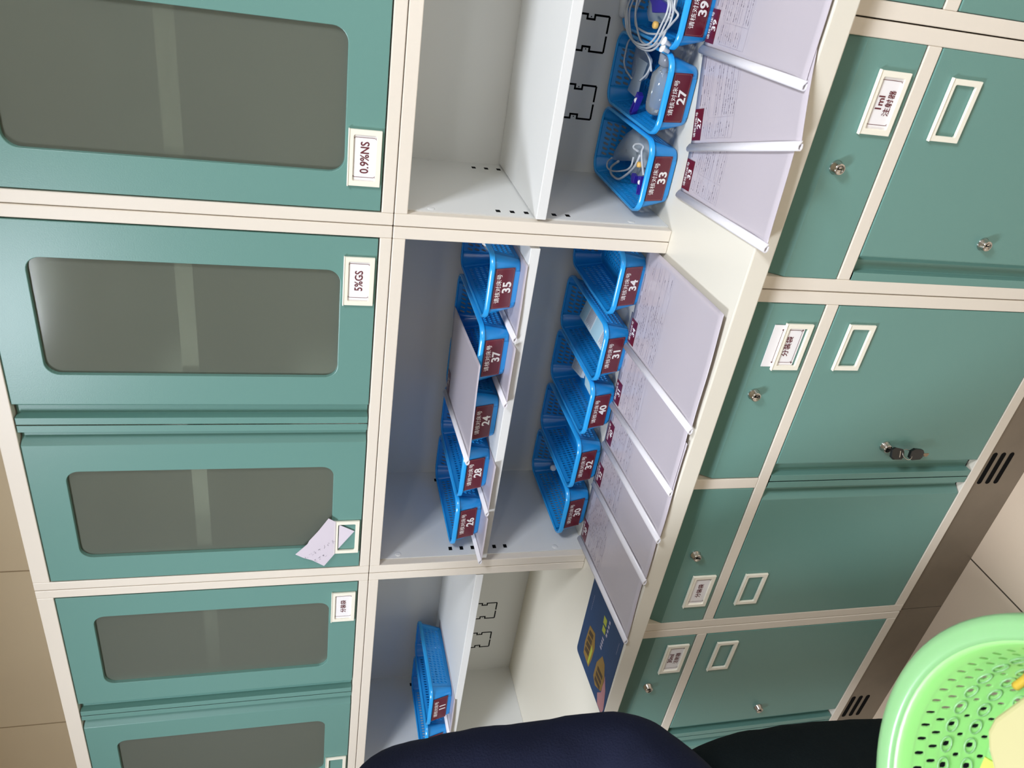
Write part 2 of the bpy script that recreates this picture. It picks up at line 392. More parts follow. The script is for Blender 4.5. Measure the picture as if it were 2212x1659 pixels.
def lock(parent, x, z, y):
    l = MB(); mt = Matrix.Translation((x, y, z)) @ Matrix.Rotation(math.pi / 2, 4, 'X')
    l.lathe([(0.0118, 0), (0.0122, 0.0015), (0.0108, 0.003), (0.0098, 0.0125), (0.0088, 0.014), (0.0068, 0.0142), (0.0062, 0.0126), (0.0, 0.0126)], M['chrome'], 28, mt, cap=False)
    l.box(x - 0.0007, x + 0.0007, y - 0.0132, y - 0.0126, z - 0.0036, z + 0.0036, M['dark'])
    return l.build('cam_lock', parent)

def upper_cabinet(xl, label, left, right):
    """two-door wall cabinet; left/right = (tag x0, tag x1, text) or None"""
    t = empty('wall_cabinet', (xl + 0.45, 0, ZB)); tag(t, label, 'cabinet', 'wall cabinets with glazed teal doors')
    def L(o): o.location = (-(xl + 0.45), 0, -ZB); return o
    x0, x1 = xl + 0.0009, xl + 0.9 - 0.0009; z0 = ZB + 0.0009
    f = MB(); s = 0.0236
    f.box(x0, x0 + s, 0, 0.02, z0, ZTOP, M['cream']); f.box(x1 - s, x1, 0, 0.02, z0, ZTOP, M['cream'])
    f.box(x0 + s, x1 - s, 0, 0.02, z0, 1.5168, M['cream']); f.box(x0 + s, x1 - s, 0, 0.02, 2.1915, ZTOP, M['cream'])
    L(f.build('face_frame', t, bevel=0.0018))
    f = MB()
    f.box(x0, x0 + 0.012, 0.02, BACK, z0, ZTOP, M['cream']); f.box(x1 - 0.012, x1, 0.02, BACK, z0, ZTOP, M['cream'])
    f.box(x0 + 0.012, x1 - 0.012, 0.02, BACK, z0, z0 + 0.015, M['cream']); f.box(x0 + 0.012, x1 - 0.012, 0.02, BACK, ZTOP - 0.015, ZTOP, M['cream'])
    f.box(x0 + 0.012, x1 - 0.012, BACK - 0.01, BACK, z0 + 0.015, ZTOP - 0.015, M['inner']); L(f.build('carcass', t))
    f = MB(); f.box(x0 + 0.013, x1 - 0.013, 0.024, BACK - 0.011, 1.853, 1.884, M['white']); L(f.build('shelf', t))
    dz0, dz1 = 1.5192, 2.1890; xc = xl + 0.45
    for side, spec in ((-1, left), (1, right)):
        d = MB(); e = xl + 0.0275 if side < 0 else xl + 0.9 - 0.0275
        inn = xc + side * 0.0492; a, c = min(e, inn), max(e, inn)
        wa, wc = (xl + 0.0945, xl + 0.3335) if side < 0 else (xl + 0.9 - 0.3335, xl + 0.9 - 0.0945)
        d.hole_plate(a, c, dz0, dz1, wa, wc, 1.5865, 2.1205, 0.026, 0.0, 0.016, M['teal'], 7)
        do = L(d.build('door', t, bevel=0.0012))
        pull(do, xc, side, dz0, dz1, 0)
        p = MB(); p.prism(rrect(wa - 0.008, wc + 0.008, 1.5785, 2.1285, 0.026), 'Y', 0.009, 0.013, M['pane_back']); p.m[-2] = p.mi(M['pane']); p.build('window_pane', do)
        if spec: holder(do, spec[0], spec[1], 1.5235, 1.5812, 0, spec[2])
    return t
upper_cabinet(0.0, 'glazed wall cabinet at the right, its door tag reading 0.9%NS', (0.0734, 0.1732, '0.9%NS'), (0.57, 0.67, None))
upper_cabinet(-0.9, 'middle glazed wall cabinet tagged 5%GS with a torn note in its left tag', (-0.8236, -0.7240, None), (-0.1647, -0.0643, '5%GS'))
upper_cabinet(-1.8, 'leftmost glazed wall cabinet, nearest the bare tiled wall, its right door tagged in Chinese', (-1.741, -1.6405, None), (-1.06, -0.9586, '分装袋'))

def open_unit(xl, label, knock=(0.148, 0.292)):
    t = empty('open_shelf_unit', (xl + 0.45, 0, ZT)); tag(t, label, 'shelf unit', 'open shelf units between worktop and wall cabinets')
    def L(o): o.location = (-(xl + 0.45), 0, -ZT); return o
    x0, x1 = xl + 0.0009, xl + 0.9 - 0.0009; z1 = ZB - 0.0006; z0 = ZT + 0.0005; s = 0.0238
    f = MB()
    f.box(x0, x0 + s, 0, 0.02, z0, z1, M['cream']); f.box(x1 - s, x1, 0, 0.02, z0, z1, M['cream']); f.box(x0 + s, x1 - s, 0, 0.02, 1.4688, z1, M['cream'])
    L(f.build('face_frame', t, bevel=0.0015))
    f = MB(); w = 0.0262
    f.box(x0, x0 + w, 0.02, BACK, z0, z1, M['inner']); f.box(x1 - w, x1, 0.02, BACK, z0, z1, M['inner'])
    f.box(x0 + w, x1 - w, 0.02, BACK, z1 - 0.018, z1, M['inner']); f.box(x0 + w, x1 - w, BACK - 0.004, BACK, z0, z1 - 0.018, M['inner'])
    for xs, sg in ((x0 + w, 1), (x1 - w, -1)):                       # punched slots and screw caps on the inner sides
        for yy in (0.044, 0.319):
            for k in range(6):
                z = 1.143 + k * 0.0288
                f.box(min(xs, xs + sg * 0.0004), max(xs, xs + sg * 0.0004), yy - 0.006, yy + 0.006, z - 0.0045, z + 0.0045, M['dark'])
        for z in (1.009, 1.421):
            f.lathe([(0.0075, 0), (0.0075, 0.0006), (0.0062, 0.0011), (0.0, 0.0011)], M['inner'], 20, Matrix.Translation((xs, 0.033, z)) @ Matrix.Rotation(sg * math.pi / 2, 4, 'Y'), cap=False)
    yb = BACK - 0.0044                                                # punched knock-out outlines low on the back panel
    for u0 in knock:
        a, c = xl + u0, xl + u0 + 0.073; lw = 0.0042; zb_, zt_ = 1.022, 1.150; k = 0.007
        mid = (a + c) / 2
        f.box(a, mid - 0.0025, yb, yb + 0.0004, zb_ - lw/2, zb_ + lw/2, M['dark']); f.box(mid + 0.0025, c, yb, yb + 0.0004, zb_ - lw/2, zb_ + lw/2, M['dark'])
        for xe, sg in ((a, 1), (c, -1)):
            def seg(u, v, zz0, zz1): f.box(min(xe + sg*u, xe + sg*v), max(xe + sg*u, xe + sg*v), yb, yb + 0.0004, zz0, zz1, M['dark'])
            seg(-lw/2, lw/2, zb_, 1.053); seg(-lw/2, 0.011, 1.053, 1.053 + lw); seg(0.011 - lw, 0.011, 1.053, 1.074); seg(-lw/2, 0.011, 1.074 - lw, 1.074); seg(-lw/2, lw/2, 1.074, zt_)
            f.lathe([(0.0014, 0), (0.0014, 0.0005)], M['dark'], 8, Matrix.Translation((xe + sg*0.004, yb, 1.0635)) @ Matrix.Rotation(math.pi/2, 4, 'X'))
    L(f.build('housing', t))
    f = MB(); f.box(x0 + w + 0.003, x1 - w - 0.003, 0.002, BACK - 0.006, 1.2, 1.2205, M['inner'])
    L(f.build('shelf', t, bevel=0.0014))
    return t
open_unit(0.0, 'right-hand open shelf unit, empty on top with baskets 33, 27 and 39 below')
open_unit(-0.9, 'middle open shelf unit holding two full rows of blue baskets', ())
open_unit(-1.8, 'left-hand open shelf unit with an empty lower bay behind the person')

b = MB(); b.prism([(-0.3026, 0.8912), (BACK, 0.8912), (BACK, ZT), (-0.3026, ZT)], 'X', -1.83, 1.4, M['worktop'])
tag(b.build('worktop', bevel=0.0025), 'continuous cream worktop running over all the base cabinets', 'worktop')

def base_unit(xl, w, label, drawers, doors, vents):
    t = empty('base_cabinet', (xl + w / 2, BY, 0)); tag(t, label, 'cabinet', 'teal base cabinets under the worktop')
    def L(o): o.location = (-(xl + w / 2), -BY, 0); return o
    x0, x1 = xl + 0.0011, xl + w - 0.0011; s = 0.0245; y0, y1 = BY, BY + 0.02
    f = MB()
    f.box(x0, x0 + s, y0, y1, 0.1365, 0.8907, M['cream']); f.box(x1 - s, x1, y0, y1, 0.1365, 0.8907, M['cream'])
    f.box(x0 + s, x1 - s, y0, y1, 0.6905, 0.7165, M['cream']); f.box(x0 + s, x1 - s, y0, y1, 0.1365, 0.1648, M['cream'])
    f.box(x0 + s, x1 - s, y0, y1, 0.8805, 0.8907, M['cream'])
    if w > 0.6: f.box(xl + w/2 - 0.0133, xl + w/2 + 0.0133, y0, y1, 0.7165, 0.8805, M['cream'])
    L(f.build('face_frame', t, bevel=0.0018))
    f = MB()
    f.box(x0, x0 + 0.012, y1, BACK, 0.1365, 0.8907, M['cream']); f.box(x1 - 0.012, x1, y1, BACK, 0.1365, 0.8907, M['cream'])
    f.box(x0 + 0.012, x1 - 0.012, y1, BACK, 0.1365, 0.15, M['cream']); f.box(x0 + 0.012, x1 - 0.012, BACK - 0.01, BACK, 0.15, 0.8907, M['cream'])
    f.box(x0 + 0.012, x1 - 0.012, y1 + 0.03, BACK - 0.01, 0.695, 0.705, M['cream'])
    L(f.build('carcass', t))
    k = MB(); k.box(x0, x1, y0 + 0.006, BACK, 0.0, 0.1362, M['steel'])
    for vx in vents:
        for zz in (0.116, 0.092, 0.068):
            k.prism(rrect(vx - 0.046, vx + 0.046, zz - 0.0062, zz + 0.0062, 0.006, 4), 'Y', y0 + 0.0052, y0 + 0.0062, M['dark'])
    L(k.build('kick_plate', t))
    for (a, c, tg, lx) in drawers:
        d = MB(); yy = BY
        prof = [(yy, 0.7192), (yy, 0.8275), (yy + 0.030, 0.874), (yy + 0.05, 0.874), (yy + 0.05, 0.7192)]
        d.prism(prof, 'X', a, c, M['teal']); do = L(d.build('drawer', t, bevel=0.0016))
        if tg: holder(do, tg[0], tg[1], 0.7308, 0.7888, BY, tg[2], dz=(0.010 if tg[3] else 0.0))
        if lx is not None: lock(do, lx, 0.8035, BY)
    for (a, c, pc, sg, tg, lx) in doors:
        d = MB(); inn = pc + sg * 0.0492
        p0, p1 = (inn, c) if sg > 0 else (a, inn)
        d.box(p0, p1, BY, BY + 0.016, 0.1672, 0.6880, M['teal']); do = L(d.build('door', t, bevel=0.0016))
        pull(do, pc, sg, 0.1672, 0.6880, BY)
        if tg: holder(do, tg[0], tg[1], 0.5940, 0.6525, BY)
        if lx is not None: lock(do, lx, 0.4385, BY)
    return t
base_unit(0.4725, 0.9, 'base cabinet cut off by the right edge of the view', [(0.499, 0.9095, None, None), (0.9355, 1.346, None, None)],
          [(0.499, 0.92, 0.9225, -1, None, None), (0.925, 1.346, 0.9225, 1, None, None)], [0.75])
base_unit(0.0225, 0.45, 'narrow base cabinet with one door and a drawer tagged 1ml', [(0.0485, 0.4465, (0.3063, 0.4045, '1ml\n注射器', 0), 0.2483)],
          [(0.0485, 0.4465, 0.0465, 1, (0.3067, 0.4060, None), 0.1335)], [])
base_unit(-0.8775, 0.9, 'middle base cabinet with a bunch of keys hanging from its door', [(-0.4118, -0.0045, (-0.1424, -0.0432, '分装袋', 1), -0.2005), (-0.8515, -0.4415, (-0.7966, -0.6968, '分装袋', 0), -0.6291)],
          [(-0.42, -0.0045, -0.4250, 1, (-0.1412, -0.0412, None), -0.3324), (-0.8515, -0.43, -0.4250, -1, (-0.7992, -0.7005, None), None)], [-0.408])
base_unit(-1.7775, 0.9, 'left-hand base cabinet with a drawer tagged 30ml, partly behind the person', [(-1.3115, -0.9045, (-1.0345, -0.9325, '30ml\n注射器', 0), -1.0859), (-1.7515, -1.3435, None, -1.53)],
          [(-1.32, -0.9045, -1.3275, 1, (-1.040, -0.9365, None), -1.2261), (-1.7515, -1.335, -1.3275, -1, (-1.70, -1.60, None), None)], [-1.285])

# ------------------------------------------------------------------ keys
t = empty('key_pair', (-0.3324, BY - 0.0132, 0.4385)); tag(t, 'two black-headed keys on a ring hanging from the door lock of the middle base cabinet', 'keys')
k = MB()
def key_head(mb, m): mb.prism([(-0.008, 0.003), (0.008, 0.003), (0.0135, -0.006), (0.0115, -0.028), (0.006, -0.033), (-0.006, -0.033), (-0.0115, -0.028), (-0.0135, -0.006)], 'Y', -0.0035, 0.0035, m)
KB = mat('key_black', (18, 20, 20), 0.35); KS = mat('key_steel', (150, 135, 115), 0.35, metal=0.9)
ka = MB(); key_head(ka, KB); ka.box(-0.0075, 0.0075, -0.0042, 0.0042, -0.022, -0.019, M['chrome']); o = ka.build('key', t, bevel=0.0012)
o.location = (-0.004, -0.008, -0.006); o.rotation_euler = (0.15, 0.12, 0.5)
kb = MB(); key_head(kb, KB); kb.box(-0.0025, 0.0025, -0.0012, 0.0012, -0.033, -0.05, KS); kb.box(-0.0055, 0.0, -0.0012, 0.0012, -0.038, -0.048, KS)
o = kb.build('key', t, bevel=0.0008); o.location = (-0.006, -0.010, -0.053); o.rotation_euler = (0.05, 0.05, 0.2)
kr = MB(); kr.sweep([(0.0115 * math.cos(a * math.pi / 8), 0, 0.0115 * math.sin(a * math.pi / 8)) for a in range(16)], 0.0008, M['chrome'], 6, closed=True)
o = kr.build('key_ring', t); o.location = (-0.007, -0.010, -0.045); o.rotation_euler = (0, 0, 0.9)

# ------------------------------------------------------------------ torn note in the tag of the middle wall cabinet
nb = MB(); random.seed(4)
def yn(z): return -0.0068 - max(0.0, z - 1.575) * 0.12
P = [(-0.7087, 1.5948), (-0.7561, 1.5347), (-0.8574, 1.6021), (-0.8079, 1.6681)]
C4 = [(-0.7087, 1.5948), (-0.7220, 1.5780), (-0.8220, 1.5780), (-0.8574, 1.6021), (-0.8335, 1.6300), (-0.8220, 1.6500), (-0.8079, 1.6681), (-0.7800, 1.6410), (-0.7700, 1.6370), (-0.7450, 1.6180)]
nb.face([(x, yn(z) , z) for x, z in C4], M['note'])
nb.face([(x, yn(z) + 0.0006, z) for x, z in C4[::-1]], M['note'])
T4 = [(-0.7345, 1.5700), (-0.7561, 1.5347), (-0.8100, 1.5705)]
nb.face([(x, -0.0035, z) for x, z in T4], M['note']); nb.face([(x, -0.0030, z) for x, z in T4[::-1]], M['note'])
note = nb.build('handwritten_note'); tag(note, 'torn slip with pencil handwriting stuck in the empty tag of the middle wall cabinet', 'note')
hw = MB(); u = Vector((-0.058, 0, 0.078)).normalized(); vv = Vector((u.z, 0, -u.x))
def strokes(o_, n_, step):
    for i in range(n_):
        c_ = o_ + u * step * i
        for q in range(random.randint(3, 5)):
            a_ = c_ + u * random.uniform(-0.0035, 0.0035) + vv * random.uniform(-0.0045, 0.0045)
            th = random.choice((0.1, 0.4, 0.9, 1.5)); d_ = (u * math.cos(th) + vv * math.sin(th)) * random.uniform(0.002, 0.005); n2 = (vv * math.cos(th) - u * math.sin(th)) * 0.00028
            pts = [a_ + n2, a_ + d_ + n2, a_ + d_ - n2, a_ - n2]
            hw.face([(p.x, yn(p.z) - 0.0004, p.z) for p in pts], M['grey_ink'])
u = Vector((0.0495, 0, -0.0733)).normalized() * 1.0; vv = Vector((-u.z, 0, u.x))
strokes(Vector((-0.823, 0, 1.6430)) , 7, 0.0118); strokes(Vector((-0.837, 0, 1.621)), 3, 0.011)
hw.build('handwriting', note)

# ------------------------------------------------------------------ blue baskets
BH = 0.066
def basket_mesh():
    mb = MB(); m = M['blue']
    def half(v): return 0.0550 + (0.0712 - 0.0550) * v, 0.1300 + (0.1485 - 0.1300) * v, 0.020 + 0.010 * v   # hx, hy, corner radius at height v
    def wall(side, q, v):
        hx, hy, r = half(v); z = BH * v
        return {'F': (-hx + r + q * 2 * (hx - r), -hy, z), 'B': (hx - r - q * 2 * (hx - r), hy, z),
                'R': (hx, -hy + r + q * 2 * (hy - r), z), 'L': (-hx, hy - r - q * 2 * (hy - r), z)}[side]
    def corner(i, q, v):
        hx, hy, r = half(v); a0 = (-90, 0, 90, 180)[i]; cx = (hx - r) * (1, 1, -1, -1)[i]; cy = (hy - r) * (-1, 1, 1, -1)[i]
        a = math.radians(a0 + 90 * q); return (cx + r * math.cos(a), cy + r * math.sin(a), BH * v)
    vs = [0.0, 0.06, 0.16, 0.84, 0.93, 1.0]
    for i in range(4):
        for q in range(5):
            for k in range(len(vs) - 1):
                mb.face([corner(i, q/5, vs[k]), corner(i, (q+1)/5, vs[k]), corner(i, (q+1)/5, vs[k+1]), corner(i, q/5, vs[k+1])], m, True, True)
    def cell(f, u0, u1, v0, v1, hb, ha, sh):
        def g(a, b): return f(u0 + (u1 - u0) * (a + 1) / 2, v0 + (v1 - v0) * (b + 1) / 2)
        I = [(-hb, -ha*.6), (-hb, ha*.6), (-hb*.5, ha), (hb*.5, ha), (hb, ha*.6), (hb, -ha*.6), (hb*.5, -ha), (-hb*.5, -ha)]
        I = [(a + sh * b, b) for a, b in I]
        O = [(-1, -.5), (-1, .5), (-.5, 1), (.5, 1), (1, .5), (1, -.5), (.5, -1), (-.5, -1)]
        for j in range(8):
            k = (j + 1) % 8; mb.face([g(*O[j]), g(*I[j]), g(*I[k]), g(*O[k])], m, False, True)
        for c, j, k in (((-1, 1), 1, 2), ((1, 1), 3, 4), ((1, -1), 5, 6), ((-1, -1), 7, 0)): mb.face([g(*O[j]), g(*O[k]), g(*c)], m, False, True)
    def panel(f, us, vsn, rows, hb, ha, sh, stag=0.0):
        ua, ub, n = us; va, vb = vsn
        for (c, d) in ((0.0, va), (vb, 1.0)): mb.face([f(0, c), f(1, c), f(1, d), f(0, d)], m, False, True)
        for (c, d) in ((0.0, ua), (ub, 1.0)): mb.face([f(c, va), f(d, va), f(d, vb), f(c, vb)], m, False, True)
        for r in range(rows):
            v0 = va + (vb - va) * r / rows; v1 = va + (vb - va) * (r + 1) / rows
            for k in range(n):
                u0 = ua + (ub - ua) * k / n; u1 = ua + (ub - ua) * (k + 1) / n
                cell(f, u0, u1, v0, v1, hb, ha, sh)
    panel(lambda u, v: wall('B', u, v), (-0.10 + 0.10, 1.0, 7), (0.14, 0.86), 3, 0.46, 0.74, -0.42)
    panel(lambda u, v: wall('F', u, v), (-0.05 + 0.05, 1.0, 10), (0.20, 0.84), 3, 0.42, 0.6, -0.2)
    panel(lambda u, v: wall('R', u, v), (0.04, 0.96, 22), (0.14, 0.86), 4, 0.56, 0.66, 0.36)
    panel(lambda u, v: wall('L', u, v), (0.04, 0.96, 22), (0.14, 0.86), 4, 0.56, 0.66, -0.36)
    hx, hy, r = half(0)
    def bot(u, v): return (-(hx - r) + 2*(hx - r)*u, -(hy - r) + 2*(hy - r)*v, 0)
    panel(bot, (0.02, 0.98, 6), (0.02, 0.98), 18, 0.66, 0.55, 0.25)
    P = [corner(i, q/5, 0) for i in range(4) for q in range(6)]           # bottom margin ring
    Q = [bot(*c) for c in ((1, 0), (1, 1), (0, 1), (0, 0))]
    for i in range(4):
        for q in range(5): mb.face([corner(i, q/5, 0), Q[i], corner(i, (q+1)/5, 0)], m, False, True)
        mb.face([corner(i, 1, 0), Q[i], Q[(i+1) % 4], corner((i+1) % 4, 0, 0)], m, False, True)
    return mb
def basket_rim():
    rb = MB(); r = 0.031
    path = [(x, y, BH) for x, y in rrect(-0.0722, 0.0722, -0.1495, 0.1495, r, 6)]
    rb.sweep(path, 0.0030, M['blue_rim'], 8, closed=True)
    inner = rrect(-0.0712, 0.0712, -0.1485, 0.1485, 0.030, 6); outer = rrect(-0.0752, 0.0752, -0.1525, 0.1525, 0.033, 6); n = len(inner)
    for j in range(n):
        a, c, d, e = inner[j], inner[(j+1) % n], outer[(j+1) % n], outer[j]
        rb.face([(a[0], a[1], BH + 0.003), (e[0], e[1], BH + 0.002), (d[0], d[1], BH + 0.002), (c[0], c[1], BH + 0.003)], M['blue_rim'], True, True)
        rb.face([(e[0], e[1], BH + 0.002), (e[0], e[1], BH - 0.007), (d[0], d[1], BH - 0.007), (d[0], d[1], BH + 0.002)], M['blue_rim'], True, True)
    return rb
_bm = None
def basket(num, cx, y0, z, label, rz=0.0, group='blue bed-number baskets'):
    """cx = middle of the front edge in x, y0 = y of the rim's front edge"""
    global _bm
    loc = Vector((cx, y0, z)) + Matrix.Rotation(rz, 3, 'Z') @ Vector((0, 0.1525, 0))
    t = empty('storage_basket', loc, rz); tag(t, label, 'basket', group)
    if _bm is None:
        bo = basket_mesh().build('basket_body', t, solid=0.0018); ro = basket_rim().build('rim', t); _bm = (bo, ro)
    else:
        for s_ in _bm:
            c = s_.copy(); COL.objects.link(c); c.parent = t
    l = MB(); tilt = math.atan2(0.0185, BH)
    mt = Matrix.Translation((0, -0.1300 - 0.0185 * 0.50 - 0.0022, BH * 0.50)) @ Matrix.Rotation(tilt, 4, 'X') @ FRONT   # local xy = label plane
    def q(x, y, z=0): return mt @ Vector((x, y, z))
    w, h = 0.0455, 0.0225
    l.face([q(-w, -h), q(w, -h), q(w, h), q(-w, h)], M['maroon']); l.face([q(-w, h, -0.0008), q(w, h, -0.0008), q(w, -h, -0.0008), q(-w, -h, -0.0008)], M['maroon'])
    for (a, c) in (((-w, -h), (w, -h)), ((w, -h), (w, h)), ((w, h), (-w, h)), ((-w, h), (-w, -h))):
        l.face([q(*a, -0.0008), q(*c, -0.0008), q(*c), q(*a)], M['maroon'])
    bw, bh, c_ = w - 0.0022, h - 0.0022, 0.0035; e = 0.00022
    P = [(-bw + c_, -bh), (bw - c_, -bh), (bw, -bh + c_), (bw, bh - 0), (bw, bh), (-bw, bh), (-bw, bh), (-bw, -bh + c_)]
    for i in range(8):
        a, d = Vector(P[i]), Vector(P[(i+1) % 8])
        if (d - a).length < 1e-5: continue
        n_ = Vector((-(d - a).y, (d - a).x)).normalized() * e
        l.face([q(*(a - n_), 0.0002), q(*(d - n_), 0.0002), q(*(d + n_), 0.0002), q(*(a + n_), 0.0002)], M['pink'])
    l.text('请核对床号', 0.0134, mt @ Matrix.Translation((0, 0.0120, 0.0003)), M['white'], 0.004)
    l.text(num, 0.0270, mt @ Matrix.Translation((0.002, -0.0078, 0.0003)), M['white'], 0.028)
    l.build('number_label', t)
    return t
ZL = ZT + 0.0035
for num, cx, y0, lab in (('39', 0.4275, 0.034, 'blue basket numbered 39 with coiled tubing, cut off by the right edge of the view'),
                         ('27', 0.2725, 0.034, 'blue basket numbered 27 with a clear plastic bottle lying in it'),
                         ('33', 0.1160, 0.032, 'blue basket numbered 33 on the worktop with tubing and a blue clamp')):
    basket(num, cx, y0, ZL, lab)
for num, cx, lab in (('34', -0.1225, 'blue basket numbered 34, rightmost on the worktop in the middle bay'), ('31', -0.2960, 'blue basket numbered 31 on the worktop with a labelled packet inside'),
                     ('40', -0.4490, 'blue basket numbered 40 between baskets 31 and 32'), ('32', -0.6150, 'blue basket numbered 32 between baskets 40 and 30'),
                     ('30', -0.7700, 'blue basket numbered 30, leftmost on the worktop in the middle bay')):
    basket(num, cx, 0.034, ZL + 0.004, lab)
ZS = 1.2205; ZU = ZS + 0.0025
for num, cx, lab in (('35', -0.1340, 'blue basket numbered 35, rightmost on the upper shelf of the middle bay'), ('37', -0.3000, 'blue basket numbered 37 on the upper shelf under the right end of the loose cover'),
                     ('24', -0.4705, 'blue basket numbered 24 on the upper shelf, mostly under the loose report cover'), ('28', -0.6225, 'blue basket numbered 28 on the upper shelf beside basket 26'),
                     ('26', -0.7790, 'blue basket numbered 26, leftmost on the upper shelf of the middle bay')):
    basket(num, cx, 0.022, ZU, lab)
basket('11', -1.4960, 0.012, ZU, 'blue basket numbered 11 on the upper shelf of the left bay', math.radians(3))
basket('15', -1.6600, 0.004, ZU, 'blue basket half hidden behind the navy clothes, left of basket 11', math.radians(2))

# ------------------------------------------------------------------ report covers
def cover(num, A, B, z, label, seed, wid=0.240, text=True, wave=1.0, droop=True, tag_side=1, tilt=None, empty_name='report_cover', hidden=0.0):
    A = Vector((A[0], A[1])); B = Vector((B[0], B[1])); d = B - A; Ln = d.length; rz = math.atan2(d.y, d.x) + math.pi / 2
    t = empty(empty_name, (A.x, A.y, z), rz); tag(t, label, 'document', 'clear report covers with white slide binders')
    if tilt: t.rotation_euler = (tilt[0], tilt[1], rz)
    random.seed(seed)
    ph = random.uniform(0, 6)
    def zz(x, y):
        e = max(0.0, (-y - Ln * 0.80)) / (Ln * 0.2)
        return wave * (0.0004 + 0.0016 * e * e + 0.0003 * math.sin(y * 26))
    nx, ny = 16, 20; s = MB()
    def yj(x, j): return -Ln * (j / ny) * (1 - 0.004 * math.sin(x * 30 + ph))
    for i in range(nx):
        for j in range(ny):
            x0, x1 = wid * i / nx, wid * (i + 1) / nx
            s.face([(x0, yj(x0, j), zz(x0, yj(x0, j))), (x0, yj(x0, j+1), zz(x0, yj(x0, j+1))), (x1, yj(x1, j+1), zz(x1, yj(x1, j+1))), (x1, yj(x1, j), zz(x1, yj(x1, j)))], M['sheet'], True, True)
    so = s.build('cover_sheet', t, solid=0.0008)
    bb = MB(); prof = [(0.0030, -0.0006), (-0.0035, -0.0006), (-0.0075, 0.0020), (-0.0080, 0.0055), (-0.0050, 0.0082), (0.0, 0.0080), (0.0065, 0.0032), (0.0075, 0.0012), (0.0060, 0.0010), (-0.0005, 0.0062), (-0.0045, 0.0064), (-0.0062, 0.0048), (-0.0058, 0.0026), (-0.0025, 0.0010), (0.0030, 0.0009)]
    n = len(prof)
    for j in range(n):
        a, c = prof[j], prof[(j+1) % n]
        bb.face([(a[0], 0.003, a[1]), (c[0], 0.003, c[1]), (c[0], -Ln - 0.002, c[1]), (a[0], -Ln - 0.002, a[1])], M['binder'], True, True)
    for yy in (0.003, -Ln - 0.002):                                   # ring-shaped ends of the hollow slide binder
        m_ = n // 2
        for j in range(m_):
            a, c = prof[j], prof[j+1]; a2, c2 = prof[n-1-j], prof[n-2-j]
            bb.face([(a[0], yy, a[1]), (c[0], yy, c[1]), (c2[0], yy, c2[1]), (a2[0], yy, a2[1])], M['binder'], False, True)
    bb.build('slide_binder', t)
    # small bed-number tag at the top left corner of the sheet
    g = MB(); tx, ty, tw, th = 0.0415, -0.0185, 0.0285, 0.0165; zt = zz(tx, ty) + 0.0012
    mt = Matrix.Translation((tx, ty, zt))
    g.box(tx - tw, tx + tw, ty - th, ty + th, zt - 0.0005, zt, M['maroon'])
    g.text('请核对床号', 0.0094, mt @ Matrix.Translation((0.0, 0.0085, 0.0003)), M['white'], 0.004)
    if num: g.text(num, 0.0200, mt @ Matrix.Translation((0.002, -0.0055, 0.0003)), M['white'], 0.02)
    g.build('number_tag', t)
    if text:
        p = MB(); y = -0.040; off = 0.00075
        def q4(x0, x1, y0, y1, m): p.face([(x0, y0, zz(x0, y0) + off), (x1, y0, zz(x1, y0) + off), (x1, y1, zz(x1, y1) + off), (x0, y1, zz(x0, y1) + off)], m)
        cols = (0.014, 0.060, 0.168, 0.228)
        for x in (0.016, 0.052, 0.185): q4(x, x + 0.0004, -0.150, -0.056, M['faint_ink'])
        for k in range(5):
            yy = -0.056 - k * 0.0235; q4(0.016, 0.226, yy, yy - 0.0004, M['faint_ink'])
        for x0 in (0.075, 0.11, 0.14, 0.16): q4(x0, x0 + 0.02, -0.016, -0.0185, M['grey_ink'])
        for r in range(16):
            y = -0.026 - r * 0.0078
            for (a, c) in ((0.019, 0.048), (0.056, 0.178), (0.190, 0.222)):
                if random.random() < 0.22: continue
                x = a; stop = a + (c - a) * random.uniform(0.45, 1.0)
                while x < stop:
                    wd = random.uniform(0.0018, 0.0075); q4(x, min(x + wd, c), y, y - random.uniform(0.0014, 0.0021), random.choice((M['grey_ink'], M['faint_ink'], M['faint_ink']))); x += wd + random.uniform(0.0008, 0.0022)
        p.build('printed_page', t)
    return t
G = 0.0019
cover('33', (0.101, 0.007), (0.130, -0.337), ZT + 0.0006, 'clear report cover tagged 33, lowest of the three overlapping on the right', 1, 0.235)
cover('27', (0.192, 0.009), (0.295, -0.339), ZT + 0.0006 + G, 'clear report cover tagged 27 lying askew in front of basket 27', 2, 0.235)
cover('39', (0.362, 0.058), (0.374, -0.304), ZT + 0.0006 + 2*G, 'clear report cover tagged 39 in front of basket 39', 3, 0.235)
for i, (num, A, B, lab) in enumerate((('30', (-0.865, 0.053), (-0.845, -0.307), 'clear report cover tagged 30, its binder edge crossing the blue booklet'),
        ('32', (-0.674, 0.047), (-0.654, -0.308), 'clear report cover tagged 32 in front of basket 32'),
        ('40', (-0.545, 0.045), (-0.529, -0.312), 'clear report cover tagged 40 in front of basket 40'),
        ('31', (-0.435, 0.054), (-0.409, -0.304), 'clear report cover tagged 31 in front of basket 31'),
        ('34', (-0.273, 0.055), (-0.254, -0.306), 'clear report cover tagged 34, uppermost of the middle overlapping row'))):
    cover(num, A, B, ZT + 0.0022 + i * G, lab, 10 + i)
